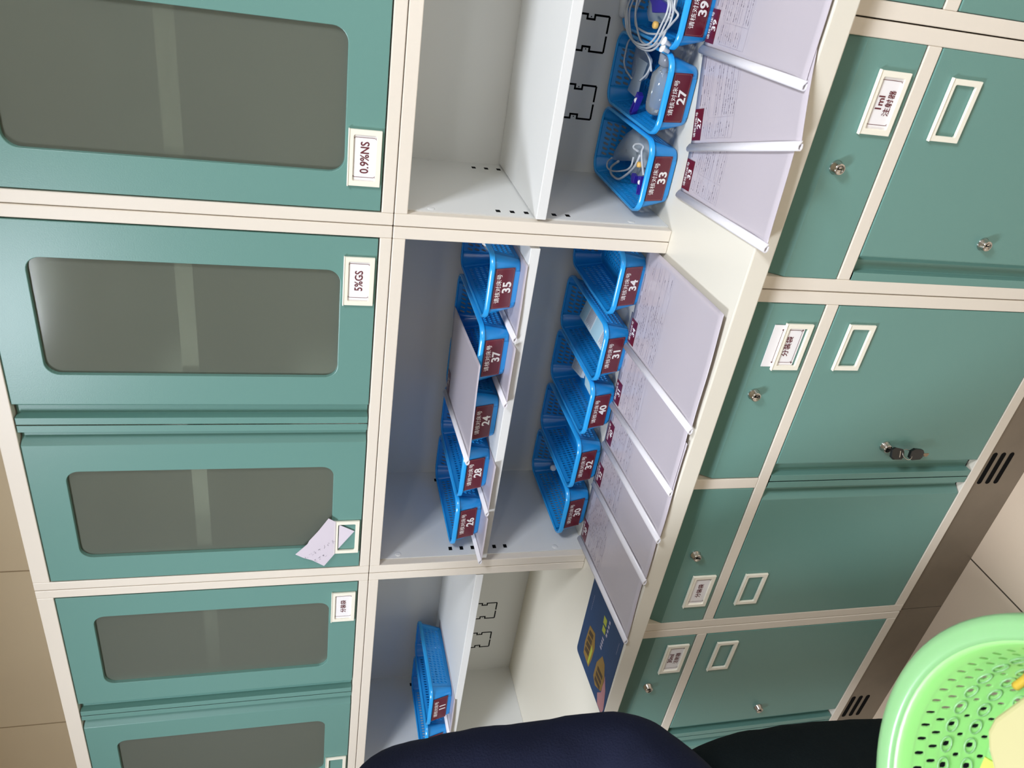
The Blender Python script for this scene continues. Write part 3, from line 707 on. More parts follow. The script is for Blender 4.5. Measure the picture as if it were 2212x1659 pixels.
for i, (num, A, B, w_, lab) in enumerate((('26', (-0.858, 0.300), (-0.851, -0.028), 0.135, 'report cover under basket 26, its binder end sticking out at the shelf end'),
        ('28', (-0.711, 0.300), (-0.703, -0.018), 0.14, 'report cover under basket 28 on the upper shelf'),
        ('37', (-0.398, 0.300), (-0.389, -0.018), 0.14, 'report cover under basket 37 on the upper shelf'),
        ('35', (-0.236, 0.300), (-0.231, -0.006), 0.165, 'report cover under basket 35 on the upper shelf'),
        ('11', (-1.590, 0.300), (-1.580, -0.012), 0.15, 'report cover under basket 11 on the left-hand upper shelf'))):
    cover(num, A, B, ZS + 0.0008, lab, 30 + i, w_, text=False, wave=0.35)
t = cover('24', (-0.556, 0.292), (-0.528, -0.040), ZU + BH + 0.0042, 'loose report cover lying across the rims of baskets 37, 24 and 28', 50, 0.240, text=False, wave=0.6, tilt=(0.0, 0.0))

# ------------------------------------------------------------------ blue booklet
bk = MB(); bk.prism(rrect(-0.135, 0.135, -0.108, 0.108, 0.012, 4), 'Z', 0, 0.0012, M['booklet'])
pr = bk; zp = 0.0016
def poly(pts, m, dz=0.0): pr.face([(x, y, zp + dz) for x, y in pts], m)
poly([(-0.002, 0.067), (0.007, 0.030), (-0.028, 0.013), (-0.070, 0.014), (-0.105, 0.021), (-0.100, 0.065), (-0.065, 0.072)], M['gold'])
for k in range(4):
    x = -0.012 - k * 0.020; poly([(x, 0.062), (x + 0.006, 0.036), (x - 0.009, 0.034), (x - 0.015, 0.063)], M['gold_dark'], 0.0002)
poly([(-0.034, 0.031), (-0.046, 0.020), (-0.100, 0.024), (-0.098, 0.032)], M['lime_print'], 0.0003)
poly([(-0.001, -0.034), (-0.008, -0.055), (-0.044, -0.073), (-0.086, -0.071), (-0.106, -0.035), (-0.093, -0.015), (-0.045, -0.014)], M['gold'])
for k in range(3):
    x = -0.046 - k * 0.018; poly([(x, -0.024), (x + 0.002, -0.060), (x - 0.010, -0.062), (x - 0.013, -0.026)], M['gold_dark'], 0.0002)
poly([(-0.030, -0.070), (-0.060, -0.091), (-0.110, -0.106), (-0.131, -0.100), (-0.132, -0.070), (-0.108, -0.056), (-0.086, -0.073)], M['pink'])
poly([(0.094, 0.010), (0.096, -0.010), (0.076, -0.014), (0.073, 0.006)], M['lime_print']); poly([(0.069, 0.004), (0.070, -0.015), (0.053, -0.017), (0.050, 0.002)], M['lime_print'])
for k in range(4):
    x = 0.108 - k * 0.014; poly([(x, -0.021), (x - 0.009, -0.022), (x - 0.008, -0.030), (x + 0.001, -0.029)], M['faint_ink'])
    x = 0.040 - k * 0.010; poly([(x, -0.008), (x - 0.006, -0.009), (x - 0.006, -0.020), (x, -0.019)], M['faint_ink'])
for k in range(8):
    x = 0.088 - k * 0.0065; poly([(x, 0.083), (x - 0.0045, 0.0828), (x - 0.0045, 0.0815), (x, 0.0817)], M['faint_ink'])
    x = 0.108 - k * 0.0048; poly([(x, -0.091), (x - 0.0034, -0.091), (x - 0.0034, -0.0922), (x, -0.0922)], M['faint_ink'])
bo = bk.build('picture_booklet', loc=(-0.9985, -0.1910, ZT + 0.0004)); bo.rotation_euler = (0, 0, math.radians(2)); tag(bo, 'glossy dark blue booklet with golden pictures lying on the worktop', 'booklet')

# ------------------------------------------------------------------ things in the baskets
def pouch(mb, pts, z, m, bulge=0.008):
    n = len(pts); c = Vector((sum(p[0] for p in pts) / n, sum(p[1] for p in pts) / n)); rings = []
    for f, h in ((1.0, 0.0), (0.72, 0.6), (0.4, 0.92), (0.0, 1.0)): rings.append([(c.x + (p[0]-c.x)*f, c.y + (p[1]-c.y)*f, z + bulge*h + 0.0012 * mnoise.noise(Vector((p[0]*90, p[1]*90, f*5)))) for p in pts])
    for sgn in (1, -1):
        for a in range(3):
            for j in range(n):
                k = (j + 1) % n
                q = [rings[a][j], rings[a][k], rings[a+1][k], rings[a+1][j]]
                q = [(x, y, z + (zz_ - z) * sgn) for x, y, zz_ in q]
                mb.face(q if sgn > 0 else q[::-1], m, True, True)
def dense(pts, k=2): return [tuple(p) for p in smooth_path([(x, y, 0) for x, y in pts], k, True)]
def clampobj(parent, a, b_, z, w=0.007):
    c = MB(); A, B_ = Vector((a[0], a[1], z)), Vector((b_[0], b_[1], z - 0.002)); d = (B_ - A); Ln = d.length; rz = math.atan2(d.y, d.x)
    c.box(0, Ln, -w, -w*0.55, -0.006, 0.006, M['purple']); c.box(0, Ln, w*0.55, w, -0.006, 0.006, M['purple'])
    c.box(0, 0.008, -w*0.55, w*0.55, -0.006, 0.006, M['purple']); c.box(Ln-0.004, Ln, -w*0.55, w*0.55, -0.006, 0.006, M['purple']); c.box(0.008, Ln - 0.004, -w*0.55, w*0.55, -0.006, -0.003, M['purple'])
    c.lathe([(0.0055, -w*0.5), (0.0055, w*0.5)], M['cap'], 16, Matrix.Translation((Ln*0.33, 0, 0.002)) @ Matrix.Rotation(math.pi/2, 4, 'X'))
    o = c.build('roller_clamp', parent, bevel=0.0008); o.location = A; o.rotation_euler = (0, 0, rz); return o
zr = 1.004
t = empty('infusion_set', (0.40, 0.15, ZL + 0.004)); tag(t, 'coiled clear infusion tubing with a yellow port heaped on basket 39', 'medical tubing')
def LT(o, t=t): o.location = tuple(o.location[i] - t.location[i] for i in range(3)); return o
b = MB()
A39 = [(0.4101, 0.2824), (0.3915, 0.2891), (0.3696, 0.2746), (0.3483, 0.2491), (0.3381, 0.209), (0.3384, 0.1595), (0.3458, 0.1236), (0.3623, 0.0987), (0.3867, 0.0834), (0.4066, 0.0721), (0.4251, 0.0753), (0.4450, 0.11), (0.46, 0.18), (0.45, 0.25), (0.43, 0.275)]
for k, (dz, off) in enumerate(((0.008, 0.0), (0.011, 0.006), (0.004, -0.005))):
    b.sweep(smooth_path([(x + off * 0.7, y + off, zr + dz) for x, y in A39], 5, True), 0.0021, M['tube'], 8, closed=True)
b.sweep(smooth_path([(x, y, zr - 0.004) for x, y in ((0.413, 0.2584), (0.3884, 0.2681), (0.3667, 0.2538), (0.3627, 0.2253), (0.3624, 0.1822), (0.3696, 0.1294), (0.3787, 0.1), (0.40, 0.085))]), 0.0021, M['tube'], 8)
b.sweep(smooth_path([(x, y, zr + 0.001) for x, y in ((0.42, 0.262), (0.3898, 0.2578), (0.3671, 0.2355), (0.3467, 0.2002), (0.3436, 0.1629), (0.3468, 0.131), (0.356, 0.112))]), 0.0021, M['tube'], 8)
b.sweep(smooth_path([(x, y, zr + 0.005) for x, y in ((0.4365, 0.0681), (0.4217, 0.0613), (0.4141, 0.0400), (0.3994, 0.0555), (0.3818, 0.0802), (0.3609, 0.1074))]), 0.0021, M['tube'], 8)
LT(b.build('tubing', t))
b = MB(); pouch(b, dense([(0.4132, 0.2486), (0.45, 0.22), (0.45, 0.12), (0.4263, 0.110), (0.3952, 0.1225), (0.3801, 0.2268)]), 0.985, M['bag'], 0.012); LT(b.build('fluid_bag', t))
b = MB(); b.lathe([(0.003, 0), (0.0085, 0.004), (0.0095, 0.012), (0.0095, 0.045), (0.006, 0.05)], M['tube'], 20, Matrix.Translation((0.372, 0.300, 1.014)) @ Matrix.Rotation(1.45, 4, 'Y')); b.lathe([(0.0068, 0), (0.0068, 0.007)], M['port'], 16, Matrix.Translation((0.392, 0.300, 1.0115)) @ Matrix.Rotation(1.45, 4, 'Y'))
LT(b.build('drip_chamber', t))
b = MB(); b.lathe([(0.0, 0.0), (0.006, 0.0), (0.007, 0.003), (0.007, 0.008), (0.005, 0.010), (0.0, 0.010)], M['port'], 20, Matrix.Translation((0.382, 0.1508, 0.996)), cap=False); LT(b.build('injection_port', t))
b = MB(); b.prism([(0.4230, 0.190), (0.4300, 0.150), (0.4220, 0.0850), (0.4120, 0.0834), (0.4080, 0.115), (0.4020, 0.160), (0.4150, 0.172)], 'Z', 1.001, 1.010, M['purple']); LT(b.build('tube_clip', t, bevel=0.001))
b = MB(); b.box(0.4020, 0.4150, 0.088, 0.104, 0.9975, 0.999, M['card']); b.text('P', 0.012, Matrix.Translation((0.4085, 0.096, 0.9993)), M['grey_ink'], 0.02); LT(b.build('paper_label', t))

t2 = empty('infusion_set', (0.26, 0.25, ZL + 0.004)); tag(t2, 'folded clear tubing and bag at the back of basket 27 with a blue clamp', 'medical tubing')
b = MB(); b.sweep(smooth_path([(x, y, 0.984) for x, y in ((0.33, 0.27), (0.335, 0.30), (0.3252, 0.318), (0.3035, 0.3204), (0.2858, 0.3172), (0.2738, 0.3002), (0.2662, 0.2687), (0.2638, 0.2553))]), 0.0021, M['tube'], 8)
b.sweep(smooth_path([(x, y, 0.988) for x, y in ((0.3347, 0.2392), (0.3284, 0.2058), (0.3217, 0.1766), (0.3129, 0.1603), (0.29, 0.17), (0.27, 0.20))]), 0.0021, M['tube'], 8)
b.sweep(smooth_path([(x, y, 0.993) for x, y in ((0.338, 0.245), (0.3324, 0.21), (0.3257, 0.18), (0.3150, 0.155), (0.30, 0.14))]), 0.0021, M['tube'], 8)
LT(b.build('tubing', t2), t2)
b = MB(); pouch(b, dense([(0.3179, 0.315), (0.3275, 0.2949), (0.3123, 0.2398), (0.2995, 0.2124), (0.2735, 0.2193), (0.254, 0.2599), (0.2372, 0.290), (0.2802, 0.315)]), 0.965, M['bag'], 0.010); LT(b.build('fluid_bag', t2), t2)
b = MB(); pouch(b, [(0.3061, 0.2543), (0.3049, 0.2018), (0.268, 0.214), (0.2306, 0.2175), (0.2348, 0.2800), (0.27, 0.265)], 0.978, M['bag'], 0.004); LT(b.build('wrapper', t2), t2)
LT(clampobj(t2, (0.2489, 0.1753), (0.2039, 0.1960), 0.990), t2)
bt = empty('plastic_bottle', (0.30, 0.13, ZL + 0.004)); tag(bt, 'clear plastic bottle lying in basket 27 near its front', 'bottle')
A_, B_ = Vector((0.3180, 0.0985, 0.985)), Vector((0.2262, 0.1250, 0.972)); ax = (B_ - A_).normalized(); mt = Matrix.Translation(A_) @ Vector((0, 0, 1)).rotation_difference(ax).to_matrix().to_4x4()
b = MB(); b.lathe([(0.0095, -0.004), (0.0105, 0.002), (0.014, 0.008), (0.0215, 0.018), (0.0225, 0.03), (0.0218, 0.045), (0.0225, 0.075), (0.0210, 0.089), (0.016, 0.095), (0.0, 0.096)], M['bottle'], 28, mt, cap=False); LT(b.build('bottle_body', bt), bt)
b = MB(); b.lathe([(0.0, -0.026), (0.0125, -0.026), (0.0145, -0.023), (0.0145, -0.006), (0.0125, -0.004), (0.0, -0.004)], M['capclear'], 24, mt, cap=False); LT(b.build('bottle_cap', bt), bt)
for x, y, z, lab in ((0.3522, 0.0580, 1.010, 'round white cap resting between baskets 27 and 39, the lower one in view'), (0.3648, 0.0560, 1.011, 'round white cap with a stem beside the other white cap on basket 39')):
    b = MB(); b.lathe([(0.0, 0.010), (0.0045, 0.010), (0.0060, 0.0085), (0.0075, 0.009), (0.0078, 0.006), (0.0045, 0.003), (0.0035, -0.008), (0.0, -0.008)], M['cap'], 22, Matrix.Rotation(0.35, 4, 'Y'), cap=False)
    o = b.build('connector_cap'); o.location = (x, y, z); tag(o, lab, 'cap')

t3 = empty('infusion_set', (0.11, 0.18, ZL + 0.004)); tag(t3, 'infusion tubing with a blue roller clamp and yellow port in basket 33', 'medical tubing')
b = MB()
b.sweep(smooth_path([(x, y, 0.987) for x, y in ((0.0907, 0.2643), (0.0751, 0.2839), (0.0639, 0.2765), (0.0685, 0.2379), (0.0907, 0.1739), (0.1079, 0.1481), (0.1282, 0.1459))]), 0.0021, M['tube'], 8)
b.sweep(smooth_path([(x, y, 0.983) for x, y in ((0.0932, 0.2312), (0.0700, 0.2651), (0.0580, 0.2607), (0.0560, 0.2393), (0.0620, 0.2045), (0.089, 0.162), (0.1134, 0.1361), (0.1402, 0.1234))]), 0.0028, M['tube'], 8)
b.sweep(smooth_path([(x, y, 0.992) for x, y in ((0.1477, 0.12), (0.1474, 0.145), (0.1557, 0.1403), (0.1635, 0.1156), (0.1632, 0.096), (0.1537, 0.0994), (0.1394, 0.09), (0.1264, 0.0766), (0.1149, 0.0642))]), 0.0024, M['tube'], 8)
LT(b.build('tubing', t3), t3)
b = MB(); pouch(b, dense([(0.1677, 0.2261), (0.1717, 0.1279), (0.1149, 0.1196), (0.1046, 0.2013), (0.0746, 0.3092), (0.1194, 0.2883)]), 0.967, M['bag'], 0.012); LT(b.build('fluid_bag', t3), t3)
b = MB(); pouch(b, dense([(0.0763, 0.2441), (0.1163, 0.1742), (0.1169, 0.1143), (0.0749, 0.1063), (0.0631, 0.1429), (0.0664, 0.2104)]), 0.953, M['bag'], 0.010); LT(b.build('wrapper', t3), t3)
b = MB(); b.lathe([(0.0, 0.0), (0.0055, 0.0), (0.0062, 0.003), (0.0055, 0.009), (0.0, 0.010)], M['port'], 20, Matrix.Translation((0.1249, 0.1035, 0.984)), cap=False); LT(b.build('injection_port', t3), t3)
LT(clampobj(t3, (0.1115, 0.0692), (0.0758, 0.0600), 0.992), t3)
b = MB(); b.prism([(0.0980, 0.112), (0.1000, 0.128), (0.0900, 0.131), (0.0800, 0.122), (0.0830, 0.109)], 'Z', 0.981, 0.990, M['purple']); LT(b.build('tube_clip', t3, bevel=0.001), t3)

b = MB(); b.box(-0.0350, 0.0350, -0.11, 0.11, 0, 0.010, M['pale_blue']); b.box(-0.033, 0.033, 0.020, 0.070, 0.0101, 0.0105, M['pale_label']); b.box(-0.033, 0.033, -0.085, -0.035, 0.0101, 0.0105, M['pale_label'])
for k in range(9):
    for s_ in (0.026, -0.079): b.box(-0.028 + (k % 2) * 0.004, 0.024 - (k % 3) * 0.006, s_ + k * 0.0045, s_ + k * 0.0045 + 0.0014, 0.0106, 0.0108, M['grey_ink'])
o = b.build('medicine_packet', loc=(-0.2930, 0.1865, ZL + 0.0190)); o.rotation_euler = (0, math.radians(14), 0); tag(o, 'pale blue packet with printed labels lying in basket 31', 'packet')
b = MB(); b.box(-0.018, 0.018, -0.040, 0.040, 0, 0.009, M['pale_label'])
for k in range(8): b.box(-0.015, 0.012 - (k % 3) * 0.005, -0.034 + k * 0.0085, -0.034 + k * 0.0085 + 0.0014, 0.0091, 0.0094, M['grey_ink'])
o = b.build('medicine_packet', loc=(-0.4560, 0.262, ZL + 0.0160)); o.rotation_euler = (0, math.radians(12), 0.2); tag(o, 'small pale packet at the back of basket 40', 'packet')
b = MB(); b.prism([(-0.03 + 0.0, -0.06), (0.0, -0.075), (0.028, -0.05), (0.030, 0.05), (0.0, 0.078), (-0.022, 0.055)], 'Z', 0, 0.004, M['pale_blue'])
o = b.build('folded_cloth', loc=(-0.4420, 0.135, ZL + 0.0180)); o.rotation_euler = (0, math.radians(14), 0.05); tag(o, 'pale blue folded cloth lying in basket 40', 'cloth')
def vial(loc, rot, lab, r=0.010, h=0.036):
    t = empty('medicine_vial', loc); t.rotation_euler = rot; tag(t, lab, 'vial')
    b = MB(); b.lathe([(0.0, 0), (r*0.9, 0), (r, 0.002), (r, h*0.66), (r*0.6, h*0.78), (r*0.55, h*0.86)], M['bottle'], 20, cap=False); b.build('glass_body', t)
    b = MB(); b.lathe([(0.0, h*0.80), (r*0.75, h*0.80), (r*0.75, h), (0.0, h)], M['cap'], 20, cap=False); b.build('vial_cap', t)
    return t
vial((-0.8050, 0.2900, ZL + 0.020), (1.2, 0.2, 0.4), 'small clear vial lying at the back of basket 30', 0.011, 0.045)
vial((-0.5900, 0.2500, ZL + 0.018), (1.3, 0.4, 0.9), 'small clear vial with a white cap at the back of basket 32')
vial((-0.5850, 0.1700, ZL + 0.018), (1.3, 0.3, 0.2), 'small clear vial lying halfway along basket 32')
vial((-0.1050, 0.1700, ZU + 0.030), (0.9, 0.3, 0.6), 'white-capped vial in basket 35 on the upper shelf', 0.011, 0.045)
vial((-0.1050, 0.1300, ZL + 0.018), (1.3, 0.3, 1.3), 'small clear vial lying in basket 34')
b = MB(); b.prism([(-0.012, -0.03), (0.016, -0.035), (0.02, 0.012), (0.0, 0.035), (-0.014, 0.02)], 'Z', 0, 0.004, M['pale_blue'])
o = b.build('folded_cloth', loc=(-0.1450, 0.095, ZL + 0.012)); o.rotation_euler = (0.1, 0.1, 0.3); tag(o, 'scrap of pale blue cloth near the front of basket 34', 'cloth')

# ------------------------------------------------------------------ green colander with its contents
CC = Vector((-0.080, -1.205, 1.05))
def colander():
    t = empty('green_colander', (CC.x, CC.y, 0.925)); tag(t, 'light green plastic colander held close to the camera', 'colander')
    mb = MB(); m = M['green']
    prof = [(0.2060, 1.046), (0.2010, 1.036), (0.1965, 1.020), (0.1925, 1.004), (0.1885, 0.988), (0.1840, 0.972), (0.1780, 0.956), (0.1690, 0.942), (0.1550, 0.933), (0.1380, 0.9295), (0.12, 0.928), (0.095, 0.927), (0.07, 0.9265), (0.045, 0.926)]
    def S(th, s):
        s = max(0, min(len(prof) - 1.0001, s)); i = int(s); f = s - i; r = prof[i][0] + (prof[i+1][0] - prof[i][0]) * f; h = prof[i][1] + (prof[i+1][1] - prof[i][1]) * f
        return (r * math.cos(th), r * math.sin(th), h - 0.925)
    def cell(t0, t1, s0, s1, hb, ha, sh=0.0, oct_=False):
        def g(a, b): return S(t0 + (t1 - t0) * (a + 1) / 2, s0 + (s1 - s0) * (b + 1) / 2)
        I = [(-hb, -ha*.5), (-hb, ha*.5), (-hb*.5, ha), (hb*.5, ha), (hb, ha*.5), (hb, -ha*.5), (hb*.5, -ha), (-hb*.5, -ha)]
        O = [(-1, -.5), (-1, .5), (-.5, 1), (.5, 1), (1, .5), (1, -.5), (.5, -1), (-.5, -1)]
        for j in range(8):
            k = (j + 1) % 8; mb.face([g(*O[j]), g(*O[k]), g(*I[k]), g(*I[j])], m, False, True)
        for c, j, k in (((-1, 1), 1, 2), ((1, 1), 3, 4), ((1, -1), 5, 6), ((-1, -1), 7, 0)): mb.face([g(*O[j]), g(*c), g(*O[k])], m, False, True)
    N = 72
    def ring(s0, s1, n=N):
        for k in range(n):
            a, c = 2*math.pi*k/n, 2*math.pi*(k+1)/n; mb.face([S(a, s0), S(c, s0), S(c, s1), S(a, s1)], m, True, True)
    ring(0, 0.7); ring(0.7, 1.4)
    rows = [(1.4, 2.2, 0.30, 0.76, 0.0), (2.2, 3.0, 0.30, 0.76, 0.5), (3.0, 3.8, 0.30, 0.56, 0.0), (3.8, 4.5, 0.22, 0.6, 0.5), (4.5, 5.3, 0.30, 0.56, 0.0), (5.3, 6.0, 0.22, 0.6, 0.5), (6.0, 6.8, 0.30, 0.56, 0.0),
            (6.8, 7.5, 0.16, 0.5, 0.5), (7.5, 8.2, 0.30, 0.56, 0.0), (8.2, 9.0, 0.2, 0.5, 0.5), (9.0, 10.0, 0.26, 0.4, 0.0)]
    for s0, s1, hb, ha, st in rows:
        n = 72 if s1 < 3.1 else 48
        for k in range(n):
            a = 2*math.pi*(k + st)/n; cell(a, a + 2*math.pi/n, s0, s1, hb, ha)
    ring(10.0, 11.0, 48)
    for k in range(24): cell(2*math.pi*k/24, 2*math.pi*(k+1)/24, 11.0, 12.0, 0.4, 0.6)
    ring(12.0, 13.0, 24); c0 = (0, 0, 0.001)
    for k in range(24): mb.face([S(2*math.pi*k/24, 12.9998), S(2*math.pi*(k+1)/24, 12.9998), c0], m, True, True)
    mb.build('colander_bowl', t, solid=0.0022)
    r = MB(); r.lathe([(0.2045, 0.1195), (0.2070, 0.1240), (0.2100, 0.1255), (0.2200, 0.1262), (0.2265, 0.1245), (0.2285, 0.1210), (0.2285, 0.1100), (0.2265, 0.1100), (0.2255, 0.1195), (0.2200, 0.1225), (0.2100, 0.1215), (0.2065, 0.1190)], M['green_rim'], 96, cap=False)
    r.build('rim', t)
    rr = MB()                                                        # raised eyelets round the larger holes
    for s0, s1, st in ((3.0, 3.8, 0.0), (4.5, 5.3, 0.0), (6.0, 6.8, 0.0), (7.5, 8.2, 0.0)):
        n = 48
        for k in range(n):
            a0 = 2*math.pi*(k + st)/n; a1 = a0 + 2*math.pi/n; pts = []
            for j in range(12):
                ph = 2*math.pi*j/12; p = Vector(S((a0+a1)/2 + math.cos(ph)*(a1-a0)*0.38, (s0+s1)/2 + math.sin(ph)*(s1-s0)*0.42)); p.x *= 0.992; p.y *= 0.992; p.z += 0.0006; pts.append(p)
            rr.sweep(pts, 0.0009, M['green_rim'], 5, closed=True)
    e_ = rr.build('eyelets', t); e_['kind'] = 'stuff'
    return t
colander()
b = MB(); bp = [(0.010, -1.064), (-0.060, -1.050), (-0.078, -1.052), (-0.092, -1.062), (-0.112, -1.088), (-0.130, -1.130), (-0.100, -1.190), (0.010, -1.180), (0.045, -1.100)]
bp = [(x, y) for x, y in bp]; b.prism(bp[::-1], 'Z', 0.9345, 1.006, M['cream_box']); o = b.build('cream_box', bevel=0.006, seg=3); tag(o, 'cream cardboard box lying in the green colander', 'box')
b = MB(); b.sweep(smooth_path([(-0.045, -1.030, 0.968), (-0.020, -1.036, 0.972), (0.010, -1.034, 0.976), (0.03, -1.040, 0.978)]), [0.0045] * 16, M['yellow'], 12); o = b.build('yellow_tube'); tag(o, 'short yellow tube lying behind the box in the green colander', 'tube')
b = MB(); b.box(-0.026, 0.026, -0.010, 0.010, 0, 0.002, M['lime']); b.box(-0.014, -0.011, -0.005, 0.004, 0.0021, 0.0024, M['dark']); b.box(-0.006, 0.010, -0.003, -0.001, 0.0021, 0.0024, M['dark'])
o = b.build('lime_label', loc=(-0.150, -1.066, 0.976)); o.rotation_euler = (0.55, 0.1, 0.25); tag(o, 'lime yellow sticker lying in the left of the green colander', 'sticker')

# ------------------------------------------------------------------ person
def skin_obj(name, verts, edges, radii, m, parent=None, sub=2, root=0, disp=0.0, dsize=0.08):
    me = bpy.data.meshes.new(name); me.from_pydata([tuple(v) for v in verts], edges, []); o = bpy.data.objects.new(name, me); COL.objects.link(o)
    sk = o.modifiers.new('skin', 'SKIN'); sk.use_smooth_shade = True
    d = me.skin_vertices[0].data if me.skin_vertices else None
    if d is None:
        o.data.skin_vertices  # noqa
    for i, r in enumerate(radii):
        d[i].radius = r if isinstance(r, tuple) else (r, r); d[i].use_root = (i == root)
    s = o.modifiers.new('sub', 'SUBSURF'); s.levels = sub; s.render_levels = sub
    if disp:
        tx = bpy.data.textures.new(name + '_folds', 'CLOUDS'); tx.noise_scale = dsize; tx.noise_depth = 2
        dm = o.modifiers.new('folds', 'DISPLACE'); dm.texture = tx; dm.strength = disp; dm.mid_level = 0.5; dm.texture_coords = 'GLOBAL'
    me.materials.append(m); o.parent = parent
    return o
fw = Vector((0.45, -0.89, 0)).normalized(); lf = Vector((0.89, 0.45, 0)).normalized(); upv = Vector((0, 0, 1))
PC = Vector((-0.942, -0.71, 0))
def pp(l, f, z): return PC + lf * l + fw * f + upv * z
V = []; Ed = []; Rd = []
def add(p, r, frm=None):
    V.append(p); Rd.append(r); i = len(V) - 1
    if frm is not None: Ed.append((frm, i))
    return i
pel = add(pp(0, 0, 1.00), 0.115); sp1 = add(pp(0, 0.01, 1.17), 0.105, pel); sp2 = add(pp(0, 0, 1.36), 0.12, sp1); nk0 = add(pp(0, -0.01, 1.50), (0.09, 0.075), sp2)
nk = add(pp(0, 0.0, 1.585), 0.055, nk0); hd1 = add(pp(0, 0.025, 1.66), (0.075, 0.085), nk); hd2 = add(pp(0, 0.015, 1.75), (0.085, 0.10), hd1); hd3 = add(pp(0, 0.005, 1.82), (0.06, 0.07), hd2)
LSH = Vector((-0.768, -0.630, 1.500)); LEL = Vector((-0.590, -0.720, 1.135)); LWR = Vector((-0.440, -0.985, 1.085))
ls = add(LSH, 0.062, sp2); le_m = add((LSH + LEL) / 2, 0.055, ls); le = add(LEL, 0.045, le_m); lm = add((LEL + LWR) / 2, 0.042, le); lw = add(LWR, 0.028, lm)
hdir = (Vector((-0.273, -1.084, 1.040)) - LWR).normalized(); side = hdir.cross(upv).normalized()
pl = add(LWR + hdir * 0.055, (0.042, 0.020), lw)
for k, (off, l1) in enumerate(((-0.030, 0.092), (-0.011, 0.106), (0.009, 0.100), (0.028, 0.084))):   # four fingers curling under the rim
    a = add(LWR + hdir * 0.095 + side * off + upv * (-0.014), 0.0095, pl)
    c = add(LWR + hdir * (0.095 + l1 * 0.5) + side * off * 1.1 + upv * (-0.028), 0.009, a); e = add(LWR + hdir * (0.095 + l1) + side * off * 1.15 + upv * (-0.016), 0.0078, c)
ta = add(LWR + hdir * 0.045 + side * -0.045 + upv * 0.012, 0.012, pl); tb = add(LWR + hdir * 0.120 + side * -0.052 + upv * 0.030, 0.0105, ta); add(LWR + hdir * 0.185 + side * -0.040 + upv * 0.026, 0.009, tb)
RSH = pp(-0.195, 0, 1.465); REL = pp(-0.26, 0.0, 1.13); RWR = pp(-0.25, 0.10, 0.87)
rs = add(RSH, 0.062, sp2); rm = add((RSH + REL) / 2, 0.055, rs); re = add(REL, 0.045, rm); rm2 = add((REL + RWR) / 2, 0.042, re); rw = add(RWR, 0.028, rm2)
rp = add(RWR + Vector((0.01, -0.01, -0.06)), (0.022, 0.04), rw)
for k, off in enumerate((-0.028, -0.010, 0.009, 0.027)):
    a = add(RWR + fw * (0.01 + off) + upv * -0.105, 0.0092, rp); c = add(RWR + fw * (0.012 + off) + upv * (-0.140) + lf * 0.01, 0.0088, a); add(RWR + fw * (0.012 + off) + upv * (-0.168 + 0.005 * abs(k - 1.4)) + lf * 0.024, 0.0078, c)
ta = add(RWR + fw * 0.040 + upv * -0.055, 0.012, rp); tb = add(RWR + fw * 0.055 + upv * -0.090, 0.0105, ta); add(RWR + fw * 0.055 + upv * -0.118, 0.009, tb)
for s_ in (1, -1):
    h = add(pp(0.10 * s_, 0, 0.90), 0.078, pel); kq = add(pp(0.105 * s_, 0.02, 0.52), 0.062, h); an = add(pp(0.11 * s_, -0.02, 0.10), 0.042, kq); hl = add(pp(0.11 * s_, -0.01, 0.045), 0.040, an); add(pp(0.12 * s_, 0.15, 0.035), (0.045, 0.028), hl)
person = skin_obj('person', V, Ed, Rd, M['skin'], None, 2, 0); tag(person, 'person in navy top and dark trousers at the left, holding the green colander', 'person')
# head details as parts
b = MB()
b.lathe([(0.0, 0.118), (0.05, 0.108), (0.082, 0.075), (0.098, 0.03), (0.100, -0.01), (0.094, -0.05), (0.080, -0.085)], M['hair'], 28, Matrix.Translation(pp(0, -0.014, 1.762)) @ Matrix.Rotation(math.radians(30), 4, lf) @ Matrix.Scale(1.12, 4, fw), cap=False)
hair = b.build('hair', person, solid=0.008); 
bm_cut = None
b = MB()
for s_ in (1, -1):
    b.lathe([(0.0, -0.010), (0.006, -0.008), (0.0095, 0.0), (0.006, 0.008), (0.0, 0.010)], M['white'], 14, Matrix.Translation(pp(0.030 * s_, 0.103, 1.715)), cap=False)
    b.lathe([(0.0, -0.005), (0.0035, -0.004), (0.005, 0.0), (0.0035, 0.004), (0.0, 0.005)], M['hair'], 12, Matrix.Translation(pp(0.030 * s_, 0.1115, 1.715)), cap=False)
b.build('eyes', person)
b = MB(); b.sweep([pp(0, 0.100, 1.715), pp(0, 0.118, 1.69), pp(0, 0.128, 1.675), pp(0, 0.112, 1.668)], [0.006, 0.009, 0.012, 0.006], M['skin'], 10); b.build('nose', person)
b = MB(); b.sweep([pp(-0.022, 0.102, 1.640), pp(0, 0.110, 1.638), pp(0.022, 0.102, 1.640)], [0.002, 0.006, 0.002], M['pink'], 8); b.build('mouth', person)
b = MB()
for s_ in (1, -1): b.sweep([pp(0.088 * s_, 0.0, 1.725), pp(0.100 * s_, -0.01, 1.71), pp(0.098 * s_, -0.008, 1.69), pp(0.086 * s_, 0.002, 1.675)], [0.006, 0.011, 0.010, 0.005], M['skin'], 8)
b.build('ears', person)
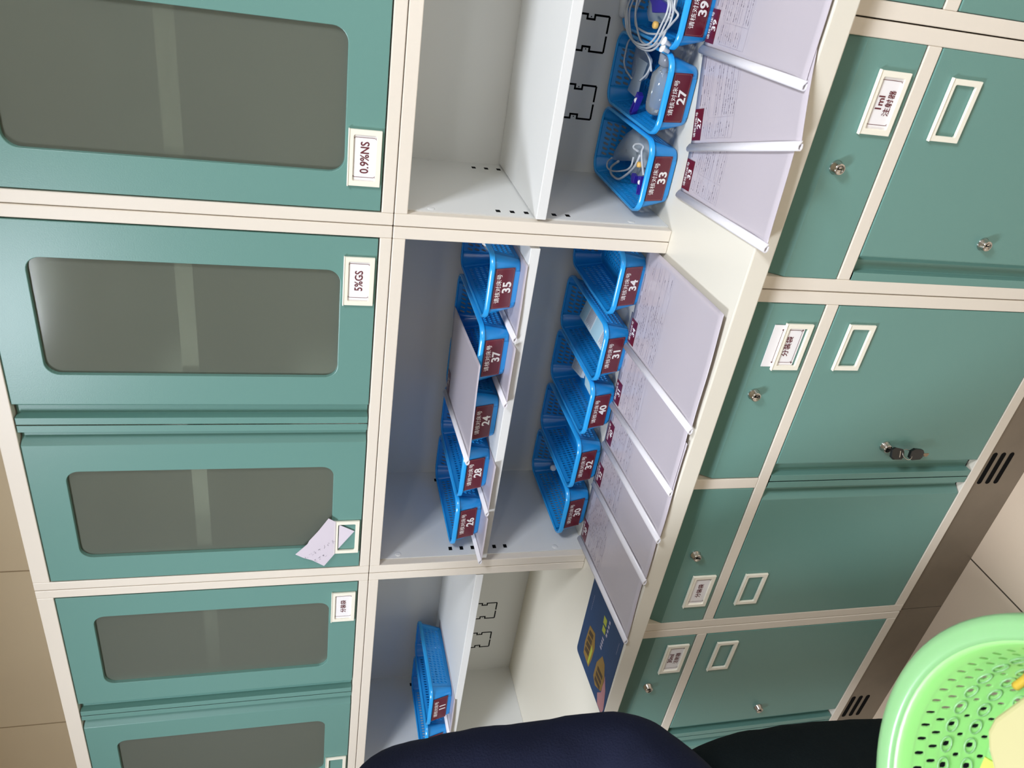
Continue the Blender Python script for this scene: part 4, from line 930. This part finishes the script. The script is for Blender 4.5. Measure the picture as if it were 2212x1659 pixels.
# tunic
V = []; Ed = []; Rd = []
a0 = add(pp(0, 0.0, 0.80), 0.172); a = add(pp(0, 0.0, 0.88), 0.172, a0); c = add(pp(0, 0.0, 1.02), 0.162, a); d = add(pp(0, 0.01, 1.18), 0.148, c); e = add(pp(0, 0, 1.37), 0.160, d); f = add(pp(0, -0.01, 1.50), 0.098, e); f = add(pp(0, -0.005, 1.555), (0.070, 0.068), f)
s1 = add(LSH, 0.086, e); s2 = add((LSH + LEL) / 2 + Vector((0, 0, 0)), 0.073, s1); s3 = add(LEL, 0.068, s2); s4 = add((LEL + LWR) / 2, 0.060, s3); add(LEL.lerp(LWR, 0.9), 0.046, s4)
s1 = add(RSH, 0.078, e); s2 = add((RSH + REL) / 2, 0.070, s1); s3 = add(REL, 0.064, s2); s4 = add((REL + RWR) / 2, 0.056, s3); add(REL.lerp(RWR, 0.9), 0.046, s4)
skin_obj('tunic', V, Ed, Rd, M['navy'], person, 3, 0, 0.014, 0.11)
V = []; Ed = []; Rd = []
a = add(pp(0, 0.0, 1.02), 0.085)
for s_ in (1, -1):
    h = add(pp(0.100 * s_, 0.0, 0.86), 0.104, a); k1 = add(pp(0.108 * s_, 0.01, 0.68), 0.108, h); kq = add(pp(0.110 * s_, 0.02, 0.50), 0.096, k1); k2 = add(pp(0.112 * s_, 0.0, 0.30), 0.086, kq); add(pp(0.115 * s_, -0.015, 0.10), 0.080, k2)
skin_obj('trousers', V, Ed, Rd, M['black'], person, 3, 0, 0.014, 0.10)
for s_ in (1, -1):
    b = MB(); ang = math.atan2(fw.y, fw.x); mt = Matrix.Translation(pp(0.117 * s_, 0.06, 0)) @ Matrix.Rotation(ang, 4, 'Z')
    prof = rrect(-0.125, 0.155, -0.052, 0.052, 0.045, 6); lay = ((1.0, 0.0), (1.03, 0.02), (0.98, 0.05), (0.80, 0.075), (0.5, 0.085))
    for (k0, z0), (k1, z1) in zip(lay[:-1], lay[1:]):
        n = len(prof)
        for j in range(n):
            p, q = prof[j], prof[(j + 1) % n]; b.face([mt @ Vector((p[0]*k0, p[1]*k0, z0)), mt @ Vector((q[0]*k0, q[1]*k0, z0)), mt @ Vector((q[0]*k1, q[1]*k1, z1)), mt @ Vector((p[0]*k1, p[1]*k1, z1))], M['shoe'], True, True)
    b.face([mt @ Vector((p[0], p[1], 0)) for p in prof[::-1]], M['shoe'], False, True); b.face([mt @ Vector((p[0]*0.5, p[1]*0.5, 0.085)) for p in prof], M['shoe'], False, True)
    b.build('shoe', person)
